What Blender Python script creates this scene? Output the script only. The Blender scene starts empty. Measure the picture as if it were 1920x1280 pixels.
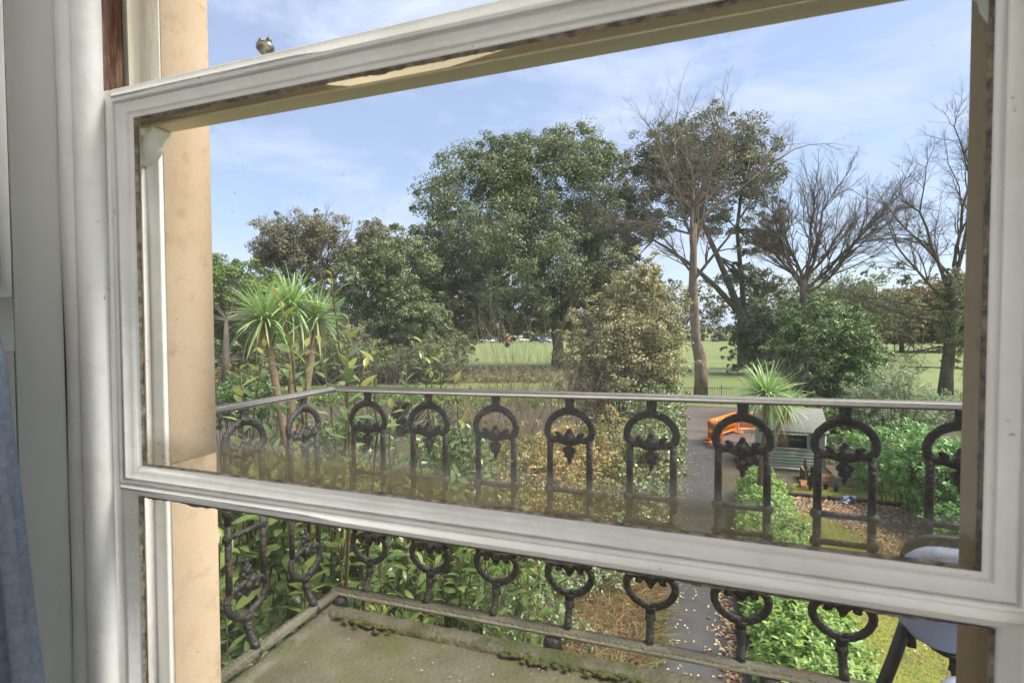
import bpy, math, random
import numpy as np
from mathutils import Matrix, Vector
sc = bpy.context.scene
RND = random.Random(7)
rng = np.random.default_rng(11)
A = np.array
def rad(a): return math.radians(a)

# ------------------------------------------------------------------ camera
YAW, PITCH, ROLL, FPX = 0.3434, -0.0304, -0.0031, 967.0
CAMZ = 5.0
_f = A([-math.sin(YAW)*math.cos(PITCH), math.cos(YAW)*math.cos(PITCH), math.sin(PITCH)])
_r0 = A([math.cos(YAW), math.sin(YAW), 0.0]); _u0 = np.cross(_r0, _f)
_r = _r0*math.cos(ROLL)+_u0*math.sin(ROLL); _u = -_r0*math.sin(ROLL)+_u0*math.cos(ROLL)
cam = bpy.data.cameras.new('camera'); cam_o = bpy.data.objects.new('camera', cam)
sc.collection.objects.link(cam_o); sc.camera = cam_o
cam_o.matrix_world = Matrix(((_r[0], _u[0], -_f[0], 0), (_r[1], _u[1], -_f[1], 0), (_r[2], _u[2], -_f[2], CAMZ), (0, 0, 0, 1)))
cam.sensor_width = 36.0; cam.lens = 36.0*FPX/1920.0
cam.clip_start = 0.02; cam.clip_end = 2000
cam.dof.use_dof = True; cam.dof.focus_distance = 6.0; cam.dof.aperture_fstop = 9.0
def at(x, y, d):            # a point of the place seen in that direction, d metres deep
    return A([0, 0, CAMZ]) + (_f + _r*(x-960)/FPX - _u*(y-640)/FPX)*d

# ------------------------------------------------------------------ world, sun, exposure
SUN_EL, SUN_AZ = rad(57), rad(80)        # azimuth clockwise from +Y towards +X
w = bpy.data.worlds.new('World'); sc.world = w; w.use_nodes = True
nt = w.node_tree; nt.nodes.clear()
def N(t, k, **kw):
    n = t.nodes.new(k)
    for a, b in kw.items():
        if a.startswith('i_'):
            key = a[2:]; key = int(key) if key.isdigit() else key.replace('_', ' ')
            n.inputs[key].default_value = b
        else: setattr(n, a, b)
    return n
def L(t, a, ao, b, bi): t.links.new(a.outputs[ao], b.inputs[bi])
out = N(nt, 'ShaderNodeOutputWorld'); bg = N(nt, 'ShaderNodeBackground', i_Strength=0.05)
sky = N(nt, 'ShaderNodeTexSky', sky_type='NISHITA', sun_disc=False, sun_elevation=SUN_EL, sun_rotation=SUN_AZ)
sky.air_density = 1.0; sky.dust_density = 1.2; sky.ozone_density = 1.5
tc = N(nt, 'ShaderNodeTexCoord')
mp = N(nt, 'ShaderNodeMapping'); mp.inputs['Scale'].default_value = (1.0, 1.0, 2.6); mp.inputs['Location'].default_value = (0.35, 0.1, 0.3)
n1 = N(nt, 'ShaderNodeTexNoise', i_Scale=3.6, i_Detail=9.0, i_Roughness=0.62, i_Distortion=0.3)
cr = N(nt, 'ShaderNodeValToRGB'); cr.color_ramp.elements[0].position = 0.44; cr.color_ramp.elements[1].position = 0.70
cr.color_ramp.elements[0].color = (0.34, 0.34, 0.34, 1); cr.color_ramp.elements[1].color = (1, 1, 1, 1)
mx = N(nt, 'ShaderNodeMix', data_type='RGBA')
mx.inputs[7].default_value = (4.1, 4.6, 6.1, 1)
L(nt, tc, 'Generated', mp, 'Vector'); L(nt, mp, 'Vector', n1, 'Vector'); L(nt, n1, 0, cr, 0)
L(nt, cr, 0, mx, 0); L(nt, sky, 0, mx, 6); L(nt, mx, 2, bg, 0); L(nt, bg, 0, out, 0)
sl = bpy.data.lights.new('sun', 'SUN'); sl.energy = 2.1; sl.angle = rad(30); sl.color = (1.0, 0.94, 0.84)
so = bpy.data.objects.new('sun', sl); sc.collection.objects.link(so)
sd = Vector((math.sin(SUN_AZ)*math.cos(SUN_EL), math.cos(SUN_AZ)*math.cos(SUN_EL), math.sin(SUN_EL)))
so.rotation_euler = sd.to_track_quat('Z', 'Y').to_euler()
vs = sc.view_settings; vs.view_transform = 'Standard'; vs.look = 'None'; vs.exposure = 2.1; vs.gamma = 1.0; vs.use_curve_mapping = False
sc.cycles.max_bounces = 8; sc.cycles.transparent_max_bounces = 24; sc.cycles.caustics_reflective = False; sc.cycles.caustics_refractive = False

# ------------------------------------------------------------------ materials
MAT = {}
def mat(name, col, rough=0.6, col2=None, scale=8.0, lo=0.4, hi=0.65, bump=0.0, bscale=40.0, metal=0.0, spec=0.5, col3=None, s3=3.0, t3=(0.6, 0.66), coord='Object', detail=5.0, stretch=None):
    m = bpy.data.materials.new(name); m.use_nodes = True; t = m.node_tree
    b = t.nodes['Principled BSDF']; b.inputs['Roughness'].default_value = rough; b.inputs['Metallic'].default_value = metal
    b.inputs['Specular IOR Level'].default_value = spec
    b.inputs['Base Color'].default_value = (*col, 1)
    tcn = N(t, 'ShaderNodeNewGeometry' if coord == 'Position' else 'ShaderNodeTexCoord'); vec = (tcn, coord)
    if stretch:
        mpn = N(t, 'ShaderNodeMapping'); mpn.inputs['Scale'].default_value = stretch
        L(t, tcn, coord, mpn, 0); vec = (mpn, 0)
    cur = None
    if col2:
        nz = N(t, 'ShaderNodeTexNoise', i_Scale=scale, i_Detail=detail, i_Roughness=0.62); L(t, vec[0], vec[1], nz, 'Vector')
        rp = N(t, 'ShaderNodeValToRGB'); rp.color_ramp.elements[0].position = lo; rp.color_ramp.elements[1].position = hi
        rp.color_ramp.elements[0].color = (*col, 1); rp.color_ramp.elements[1].color = (*col2, 1)
        L(t, nz, 0, rp, 0); cur = (rp, 0)
    if col3:
        nz = N(t, 'ShaderNodeTexNoise', i_Scale=s3, i_Detail=8.0, i_Roughness=0.7); L(t, vec[0], vec[1], nz, 'Vector')
        rp = N(t, 'ShaderNodeValToRGB'); rp.color_ramp.elements[0].position = t3[0]; rp.color_ramp.elements[1].position = t3[1]
        rp.color_ramp.elements[0].color = (0, 0, 0, 1); rp.color_ramp.elements[1].color = (1, 1, 1, 1)
        mm = N(t, 'ShaderNodeMix', data_type='RGBA'); mm.inputs[6].default_value = (*col, 1); mm.inputs[7].default_value = (*col3, 1)
        L(t, nz, 0, rp, 0); L(t, rp, 0, mm, 0)
        if cur: L(t, cur[0], cur[1], mm, 6)
        cur = (mm, 2)
    if cur: L(t, cur[0], cur[1], b, 'Base Color')
    if bump:
        nz = N(t, 'ShaderNodeTexNoise', i_Scale=bscale, i_Detail=4.0); L(t, vec[0], vec[1], nz, 'Vector')
        bp = N(t, 'ShaderNodeBump', i_Strength=bump, i_Distance=0.02); L(t, nz, 0, bp, 'Height'); L(t, bp, 0, b, 'Normal')
    MAT[name] = m; return m
GAIN = 2.1
def leafmat(name, cols, rough=0.45, trans=0.3, spec=0.4, big=0.0, bigcol=None, bscale=0.5):
    m = bpy.data.materials.new(name); m.use_nodes = True; t = m.node_tree
    b = t.nodes['Principled BSDF']; b.inputs['Roughness'].default_value = rough; b.inputs['Specular IOR Level'].default_value = spec
    o = t.nodes['Material Output']
    g = N(t, 'ShaderNodeNewGeometry'); rp = N(t, 'ShaderNodeValToRGB')
    e = rp.color_ramp.elements
    while len(e) < len(cols): e.new(0.5)
    for i, c in enumerate(cols): e[i].position = i/(len(cols)-1); e[i].color = (*[min(0.6, q_*GAIN) for q_ in c], 1)
    L(t, g, 'Random Per Island', rp, 0); cur = (rp, 0)
    if bigcol:
        tcn = N(t, 'ShaderNodeTexCoord'); nz = N(t, 'ShaderNodeTexNoise', i_Scale=bscale, i_Detail=2.0)
        L(t, tcn, 'Object', nz, 'Vector'); r2 = N(t, 'ShaderNodeValToRGB')
        r2.color_ramp.elements[0].position = 0.45; r2.color_ramp.elements[1].position = 0.62
        r2.color_ramp.elements[0].color = (0, 0, 0, 1); r2.color_ramp.elements[1].color = (big, big, big, 1)
        mm = N(t, 'ShaderNodeMix', data_type='RGBA'); mm.inputs[7].default_value = (*[q_*GAIN for q_ in bigcol], 1)
        L(t, nz, 0, r2, 0); L(t, r2, 0, mm, 0); L(t, rp, 0, mm, 6); cur = (mm, 2)
    L(t, cur[0], cur[1], b, 'Base Color')
    tr = N(t, 'ShaderNodeBsdfTranslucent'); L(t, cur[0], cur[1], tr, 0)
    ms = N(t, 'ShaderNodeMixShader', i_0=trans); L(t, b, 0, ms, 1); L(t, tr, 0, ms, 2); L(t, ms, 0, o, 0)
    MAT[name] = m; return m

mat('white_paint', (0.73, 0.725, 0.69), 0.5, (0.84, 0.835, 0.81), 9.0, 0.30, 0.56, 0.10, 46, col3=(0.26, 0.21, 0.16), s3=34.0, t3=(0.66, 0.70), detail=9)
mat('shutter_paint', (0.80, 0.81, 0.76), 0.5, (0.85, 0.86, 0.82), 5.0, 0.30, 0.65, 0.05, 50, col3=(0.16, 0.13, 0.10), s3=14.0, t3=(0.765, 0.785))
mat('worn_paint', (0.64, 0.60, 0.50), 0.5, (0.55, 0.48, 0.36), 9.0, 0.4, 0.7, 0.25, 50, col3=(0.16, 0.08, 0.05), s3=16.0, t3=(0.62, 0.68), stretch=(1, 1, 0.25))
mat('brown_track', (0.34, 0.22, 0.13), 0.6, (0.55, 0.43, 0.30), 8.0, 0.42, 0.6, 0.3, 50, col3=(0.10, 0.035, 0.02), s3=9.0, t3=(0.5, 0.6), stretch=(1, 1, 0.15))
mat('cream_paint', (0.80, 0.70, 0.49), 0.5, (0.72, 0.62, 0.42), 6.0, 0.4, 0.7, 0.1, 50)
mat('grime', (0.12, 0.105, 0.085), 0.9, (0.34, 0.30, 0.24), 60.0, 0.4, 0.65, 0.3, 200)
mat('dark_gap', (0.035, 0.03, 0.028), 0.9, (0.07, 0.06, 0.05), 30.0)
mat('sandstone', (0.45, 0.345, 0.235), 0.95, (0.50, 0.39, 0.275), 7.0, 0.3, 0.7, 0.10, 160, spec=0.15, col3=(0.36, 0.265, 0.175), s3=22.0, t3=(0.54, 0.74), detail=10)
mat('mortar', (0.66, 0.58, 0.44), 0.9, (0.55, 0.46, 0.33), 40.0, bump=0.2)
mat('render_wall', (0.55, 0.46, 0.33), 0.9, (0.48, 0.40, 0.28), 1.2, 0.3, 0.7, 0.2, 60)
mat('room_wall', (0.74, 0.74, 0.72), 0.8, (0.78, 0.78, 0.76), 2.0)
mat('room_floor', (0.58, 0.58, 0.57), 0.9, (0.62, 0.62, 0.61), 5.0)
mat('iron', (0.020, 0.017, 0.015), 0.5, (0.050, 0.044, 0.038), 18.0, 0.4, 0.68, 0.5, 90, col3=(0.17, 0.075, 0.035), s3=9.0, t3=(0.60, 0.68), coord='Position')
mat('rail_top', (0.060, 0.056, 0.052), 0.45, (0.085, 0.08, 0.073), 9.0, 0.4, 0.7, 0.06, 60, col3=(0.22, 0.07, 0.025), s3=3.2, t3=(0.60, 0.66))
mat('rail_low', (0.085, 0.08, 0.048), 0.6, (0.13, 0.12, 0.08), 7.0, 0.35, 0.7, 0.4, 90, col3=(0.25, 0.095, 0.035), s3=5.0, t3=(0.60, 0.66))
mat('slab', (0.085, 0.074, 0.040), 0.5, (0.155, 0.135, 0.085), 5.5, 0.35, 0.66, 0.35, 90, col3=(0.095, 0.10, 0.025), s3=3.2, t3=(0.50, 0.64), detail=10)
mat('kerb_stone', (0.085, 0.08, 0.045), 0.7, (0.15, 0.135, 0.09), 10.0, 0.35, 0.68, 0.5, 70, col3=(0.06, 0.07, 0.015), s3=9.0, t3=(0.48, 0.58))
mat('moss', (0.06, 0.07, 0.012), 0.95, (0.14, 0.145, 0.025), 30.0, 0.35, 0.65, 0.8, 260)
mat('brass', (0.42, 0.40, 0.34), 0.32, (0.30, 0.27, 0.22), 40.0, metal=0.9, col3=(0.16, 0.07, 0.03), s3=60.0, t3=(0.58, 0.66))
mat('chair_pad', (0.33, 0.38, 0.52), 0.6, (0.37, 0.42, 0.56), 5.0, bump=0.15, bscale=300)
mat('chair_frame', (0.018, 0.02, 0.024), 0.35, (0.03, 0.032, 0.036), 20.0)
mat('curtain_cloth', (0.12, 0.145, 0.19), 0.95, (0.18, 0.21, 0.26), 90.0, 0.35, 0.65, 0.4, 400)
mat('field', (0.115, 0.165, 0.040), 0.9, (0.160, 0.200, 0.058), 0.12, 0.3, 0.7, 0.6, 6.0, col3=(0.15, 0.120, 0.060), s3=0.22, t3=(0.50, 0.68), detail=10)
mat('lawn', (0.15, 0.17, 0.028), 0.95, (0.22, 0.205, 0.038), 1.3, 0.35, 0.65, 0.8, 50, col3=(0.13, 0.085, 0.045), s3=1.6, t3=(0.56, 0.66), detail=8)
mat('soil', (0.045, 0.034, 0.022), 0.95, (0.085, 0.060, 0.038), 3.0, 0.35, 0.7, 0.9, 30, col3=(0.07, 0.075, 0.025), s3=0.9, t3=(0.52, 0.66), detail=8)
mat('bounce_beige', (0.42, 0.39, 0.34), 0.9, (0.48, 0.45, 0.40), 0.8, bump=0.2)  # for the added sheet that bounces light into the room
mat('asphalt', (0.042, 0.041, 0.042), 0.5, (0.065, 0.062, 0.060), 2.0, 0.35, 0.7, 0.5, 110, col3=(0.085, 0.078, 0.028), s3=1.1, t3=(0.56, 0.72), detail=9)
mat('yard', (0.095, 0.072, 0.062), 0.7, (0.13, 0.10, 0.085), 1.2, 0.35, 0.7, 0.4, 60, col3=(0.05, 0.042, 0.040), s3=0.6, t3=(0.52, 0.62), stretch=(0.35, 1.6, 1))
mat('bark_pale', (0.25, 0.185, 0.125), 0.9, (0.14, 0.100, 0.070), 3.5, 0.4, 0.62, 1.0, 9, stretch=(1, 1, 0.35))
mat('bark_dark', (0.10, 0.080, 0.060), 0.95, (0.16, 0.130, 0.098), 2.5, 0.4, 0.65, 0.6, 12, stretch=(1, 1, 0.35))
mat('twig', (0.16, 0.130, 0.100), 0.9, (0.22, 0.18, 0.135), 2.0)
mat('twig_dark', (0.085, 0.070, 0.060), 0.9, (0.14, 0.115, 0.092), 2.0)
mat('twig_straw', (0.26, 0.19, 0.095), 0.9, (0.34, 0.26, 0.14), 3.0)
mat('stem_red', (0.11, 0.060, 0.03), 0.6, (0.085, 0.085, 0.035), 9.0)
mat('palm_trunk', (0.24, 0.165, 0.095), 0.95, (0.15, 0.105, 0.065), 9.0, bump=0.8, bscale=30, stretch=(1, 1, 3))
mat('shed_green', (0.47, 0.54, 0.39), 0.75, (0.52, 0.585, 0.44), 5.0, bump=0.2, stretch=(0.2, 1, 4))
mat('shed_trim', (0.52, 0.49, 0.40), 0.6, (0.42, 0.39, 0.30), 12.0)
mat('shed_felt', (0.18, 0.18, 0.155), 0.95, (0.22, 0.215, 0.19), 6.0, bump=0.4, bscale=80)
mat('timber', (0.27, 0.14, 0.065), 0.8, (0.36, 0.21, 0.11), 4.0, bump=0.3, stretch=(0.4, 3, 6))
mat('log', (0.045, 0.032, 0.025), 0.9, (0.08, 0.06, 0.045), 8.0)
mat('terracotta', (0.36, 0.14, 0.06), 0.8, (0.42, 0.20, 0.10), 9.0)
mat('blue_bag', (0.075, 0.11, 0.17), 0.35, (0.30, 0.33, 0.38), 6.0, 0.45, 0.6)
mat('teal', (0.03, 0.11, 0.10), 0.4, (0.04, 0.14, 0.13), 3.0)
mat('orange', (0.80, 0.24, 0.012), 0.45, (0.74, 0.20, 0.012), 3.0)
mat('reflect_white', (0.72, 0.70, 0.66), 0.4, (0.62, 0.60, 0.56), 8.0)
mat('reflect_red', (0.35, 0.03, 0.02), 0.4, (0.28, 0.03, 0.02), 8.0)
mat('rubber', (0.025, 0.025, 0.025), 0.8, (0.04, 0.04, 0.04), 20.0)
mat('dark_glass', (0.025, 0.03, 0.035), 0.08, (0.03, 0.036, 0.04), 4.0)
mat('green_paint', (0.05, 0.10, 0.065), 0.6, (0.07, 0.125, 0.085), 6.0)
mat('roof_pale', (0.24, 0.27, 0.16), 0.8, (0.19, 0.22, 0.13), 9.0)
for nm, c in (('car_red', (0.42, 0.03, 0.03)), ('car_white', (0.72, 0.72, 0.72)), ('car_silver', (0.42, 0.43, 0.45)), ('car_blue', (0.06, 0.10, 0.22)), ('car_black', (0.02, 0.02, 0.022))):
    mat(nm, c, 0.25, tuple(x*0.9 for x in c), 2.0)
mat('steel', (0.4, 0.4, 0.4), 0.3, (0.3, 0.3, 0.3), 8.0, metal=0.8)
mat('dead_leaf', (0.20, 0.10, 0.05), 0.85, (0.36, 0.22, 0.11), 3.0)
leafmat('oak_leaf', [(0.040, 0.054, 0.026), (0.072, 0.090, 0.044), (0.105, 0.124, 0.064), (0.145, 0.160, 0.090)], 0.5, 0.22, 0.35, 0.6, (0.105, 0.120, 0.045), 0.16)
leafmat('oak_leaf_brown', [(0.048, 0.060, 0.034), (0.080, 0.092, 0.054), (0.112, 0.118, 0.072), (0.150, 0.146, 0.092)], 0.55, 0.22, 0.3)
leafmat('ivy_far', [(0.080, 0.078, 0.050), (0.125, 0.115, 0.075), (0.18, 0.155, 0.10)], 0.6, 0.22, 0.3)
leafmat('green_tree', [(0.045, 0.075, 0.018), (0.085, 0.125, 0.030), (0.125, 0.165, 0.045)], 0.5, 0.3, 0.35)
leafmat('olive_tree', [(0.060, 0.075, 0.032), (0.095, 0.110, 0.050), (0.145, 0.152, 0.072)], 0.5, 0.28, 0.35)
leafmat('variegated', [(0.075, 0.09, 0.036), (0.145, 0.140, 0.055), (0.23, 0.20, 0.085), (0.33, 0.275, 0.14), (0.19, 0.135, 0.065)], 0.45, 0.25, 0.4, 0.7, (0.075, 0.085, 0.040), 0.55)
leafmat('shrub_green', [(0.034, 0.062, 0.018), (0.064, 0.106, 0.030), (0.112, 0.162, 0.055)], 0.42, 0.25, 0.45)
leafmat('laurel_hedge', [(0.042, 0.082, 0.016), (0.080, 0.140, 0.024), (0.130, 0.198, 0.038), (0.180, 0.232, 0.070)], 0.42, 0.3, 0.5)
leafmat('laurel_dark', [(0.040, 0.090, 0.022), (0.080, 0.155, 0.035), (0.135, 0.225, 0.060)], 0.32, 0.28, 0.5)
leafmat('ivy_leaf', [(0.040, 0.070, 0.026), (0.080, 0.125, 0.045), (0.135, 0.17, 0.075), (0.22, 0.23, 0.13)], 0.35, 0.2, 0.5, 0.5, (0.15, 0.11, 0.05), 0.9)
leafmat('brown_leaf', [(0.14, 0.080, 0.040), (0.28, 0.155, 0.070), (0.40, 0.26, 0.12), (0.20, 0.18, 0.055), (0.46, 0.35, 0.19)], 0.7, 0.25, 0.25, 0.8, (0.10, 0.11, 0.035), 0.8)
leafmat('lime_leaf', [(0.13, 0.18, 0.025), (0.24, 0.27, 0.04), (0.36, 0.36, 0.07)], 0.45, 0.3, 0.4)
leafmat('olive_leaf', [(0.085, 0.115, 0.055), (0.13, 0.165, 0.085), (0.19, 0.22, 0.13)], 0.5, 0.25, 0.4)
leafmat('conifer', [(0.022, 0.042, 0.020), (0.042, 0.062, 0.028), (0.075, 0.075, 0.040)], 0.6, 0.15, 0.3)
leafmat('bay_leaf', [(0.036, 0.062, 0.018), (0.058, 0.092, 0.026), (0.085, 0.120, 0.036), (0.115, 0.140, 0.045)], 0.25, 0.33, 0.55)
leafmat('bay_young', [(0.095, 0.125, 0.022), (0.135, 0.155, 0.03), (0.17, 0.15, 0.04)], 0.3, 0.4, 0.5)
leafmat('strap_leaf', [(0.095, 0.155, 0.045), (0.15, 0.215, 0.070), (0.22, 0.28, 0.12)], 0.4, 0.28, 0.45)
leafmat('dry_strap', [(0.22, 0.13, 0.055), (0.32, 0.21, 0.10), (0.26, 0.19, 0.09)], 0.8, 0.2, 0.2)
leafmat('straw', [(0.12, 0.085, 0.04), (0.20, 0.15, 0.075), (0.10, 0.105, 0.04), (0.13, 0.065, 0.032), (0.09, 0.10, 0.05)], 0.8, 0.25, 0.25)
leafmat('bracken', [(0.12, 0.055, 0.028), (0.18, 0.09, 0.045), (0.10, 0.065, 0.035)], 0.85, 0.2, 0.2)
leafmat('grass_blade', [(0.08, 0.12, 0.016), (0.13, 0.165, 0.022), (0.17, 0.18, 0.030), (0.09, 0.135, 0.022)], 0.6, 0.35, 0.3)
leafmat('litter', [(0.10, 0.05, 0.028), (0.20, 0.105, 0.055), (0.32, 0.19, 0.10), (0.42, 0.33, 0.20)], 0.85, 0.1, 0.2)
leafmat('pale_litter', [(0.30, 0.29, 0.10), (0.42, 0.38, 0.17), (0.24, 0.15, 0.07)], 0.8, 0.1, 0.2)
leafmat('far_wood', [(0.055, 0.062, 0.040), (0.085, 0.088, 0.060), (0.12, 0.11, 0.08)], 0.8, 0.15, 0.2)
leafmat('thicket', [(0.10, 0.080, 0.045), (0.15, 0.115, 0.065), (0.12, 0.11, 0.055)], 0.8, 0.15, 0.2)

# window glass: clear pane with a thin, uneven film of dirt and an even veil standing in for haze
def glass_mat(name, band, zlo, film):
    m = bpy.data.materials.new(name); m.use_nodes = True; t = m.node_tree; t.nodes.clear()
    o = N(t, 'ShaderNodeOutputMaterial'); tr = N(t, 'ShaderNodeBsdfTransparent')
    gl = N(t, 'ShaderNodeBsdfGlossy', i_Roughness=0.04); m1 = N(t, 'ShaderNodeMixShader', i_0=0.006); L(t, tr, 0, m1, 1); L(t, gl, 0, m1, 2)
    df = N(t, 'ShaderNodeBsdfDiffuse'); df.inputs[0].default_value = (0.45, 0.42, 0.38, 1)
    ts = N(t, 'ShaderNodeBsdfTranslucent'); ts.inputs[0].default_value = (0.55, 0.53, 0.50, 1)
    bc = N(t, 'ShaderNodeMix', data_type='RGBA'); bc.inputs[6].default_value = (0.50, 0.48, 0.45, 1); bc.inputs[7].default_value = (0.27, 0.225, 0.135, 1)
    L(t, bc, 2, df, 0); L(t, bc, 2, ts, 0)
    ad = N(t, 'ShaderNodeMixShader', i_0=0.55); L(t, df, 0, ad, 1); L(t, ts, 0, ad, 2)
    g = N(t, 'ShaderNodeTexCoord'); sp = N(t, 'ShaderNodeSeparateXYZ'); L(t, g, 'Object', sp, 0)
    mr = N(t, 'ShaderNodeMapRange', interpolation_type='SMOOTHSTEP', i_1=zlo+0.035, i_2=zlo+0.085, i_3=1.0, i_4=0.0)
    nz0 = N(t, 'ShaderNodeTexNoise', i_Scale=3.0, i_Detail=3.0); L(t, g, 'Object', nz0, 'Vector')
    off = N(t, 'ShaderNodeMath', operation='MULTIPLY_ADD', i_1=0.10, i_2=-0.05); L(t, nz0, 0, off, 0)
    az = N(t, 'ShaderNodeMath', operation='ADD'); L(t, sp, 2, az, 0); L(t, off, 0, az, 1); L(t, az, 0, mr, 0); L(t, mr, 0, bc, 0)
    nz1 = N(t, 'ShaderNodeTexNoise', i_Scale=38.0, i_Detail=4.0); L(t, g, 'Object', nz1, 'Vector')
    b1 = N(t, 'ShaderNodeMapRange', i_1=0.3, i_2=0.7, i_3=0.65, i_4=1.0); L(t, nz1, 0, b1, 0)
    mb = N(t, 'ShaderNodeMath', operation='MULTIPLY'); L(t, mr, 0, mb, 0); L(t, b1, 0, mb, 1)
    mb2 = N(t, 'ShaderNodeMath', operation='MULTIPLY', i_1=band); L(t, mb, 0, mb2, 0)
    nz2 = N(t, 'ShaderNodeTexNoise', i_Scale=5.5, i_Detail=5.0, i_Roughness=0.6); L(t, g, 'Object', nz2, 'Vector')
    b2 = N(t, 'ShaderNodeMapRange', i_1=0.46, i_2=0.74, i_3=0.075, i_4=0.075+film); L(t, nz2, 0, b2, 0)  # even base hazes the view and lifts the darks; noise adds smudges
    vo = N(t, 'ShaderNodeTexVoronoi', i_Scale=46.0, i_Randomness=1.0); L(t, g, 'Object', vo, 'Vector')
    b3 = N(t, 'ShaderNodeMapRange', i_1=0.05, i_2=0.12, i_3=0.5, i_4=0.0); L(t, vo, 'Distance', b3, 0)
    nz3 = N(t, 'ShaderNodeTexNoise', i_Scale=9.0, i_Detail=2.0); L(t, g, 'Object', nz3, 'Vector')
    b4 = N(t, 'ShaderNodeMapRange', i_1=0.55, i_2=0.64, i_3=0.0, i_4=1.0); L(t, nz3, 0, b4, 0)
    m3 = N(t, 'ShaderNodeMath', operation='MULTIPLY'); L(t, b3, 0, m3, 0); L(t, b4, 0, m3, 1)
    a1 = N(t, 'ShaderNodeMath', operation='MAXIMUM'); L(t, mb2, 0, a1, 0); L(t, m3, 0, a1, 1)
    a2 = N(t, 'ShaderNodeMath', operation='ADD', use_clamp=True); L(t, a1, 0, a2, 0); L(t, b2, 0, a2, 1)
    m2 = N(t, 'ShaderNodeMixShader'); L(t, a2, 0, m2, 0); L(t, m1, 0, m2, 1); L(t, ad, 0, m2, 2); L(t, m2, 0, o, 0)
    MAT[name] = m
glass_mat('glass_grimy', 0.58, 4.722, 0.07)
glass_mat('glass_dusty', 0.08, 4.10, 0.06)
def clear_glass(name):
    m = bpy.data.materials.new(name); m.use_nodes = True; t = m.node_tree; t.nodes.clear()
    o = N(t, 'ShaderNodeOutputMaterial'); tr = N(t, 'ShaderNodeBsdfTransparent'); tr.inputs[0].default_value = (0.97, 0.985, 0.98, 1)
    L(t, tr, 0, o, 0); MAT[name] = m
clear_glass('glass_clear')

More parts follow.
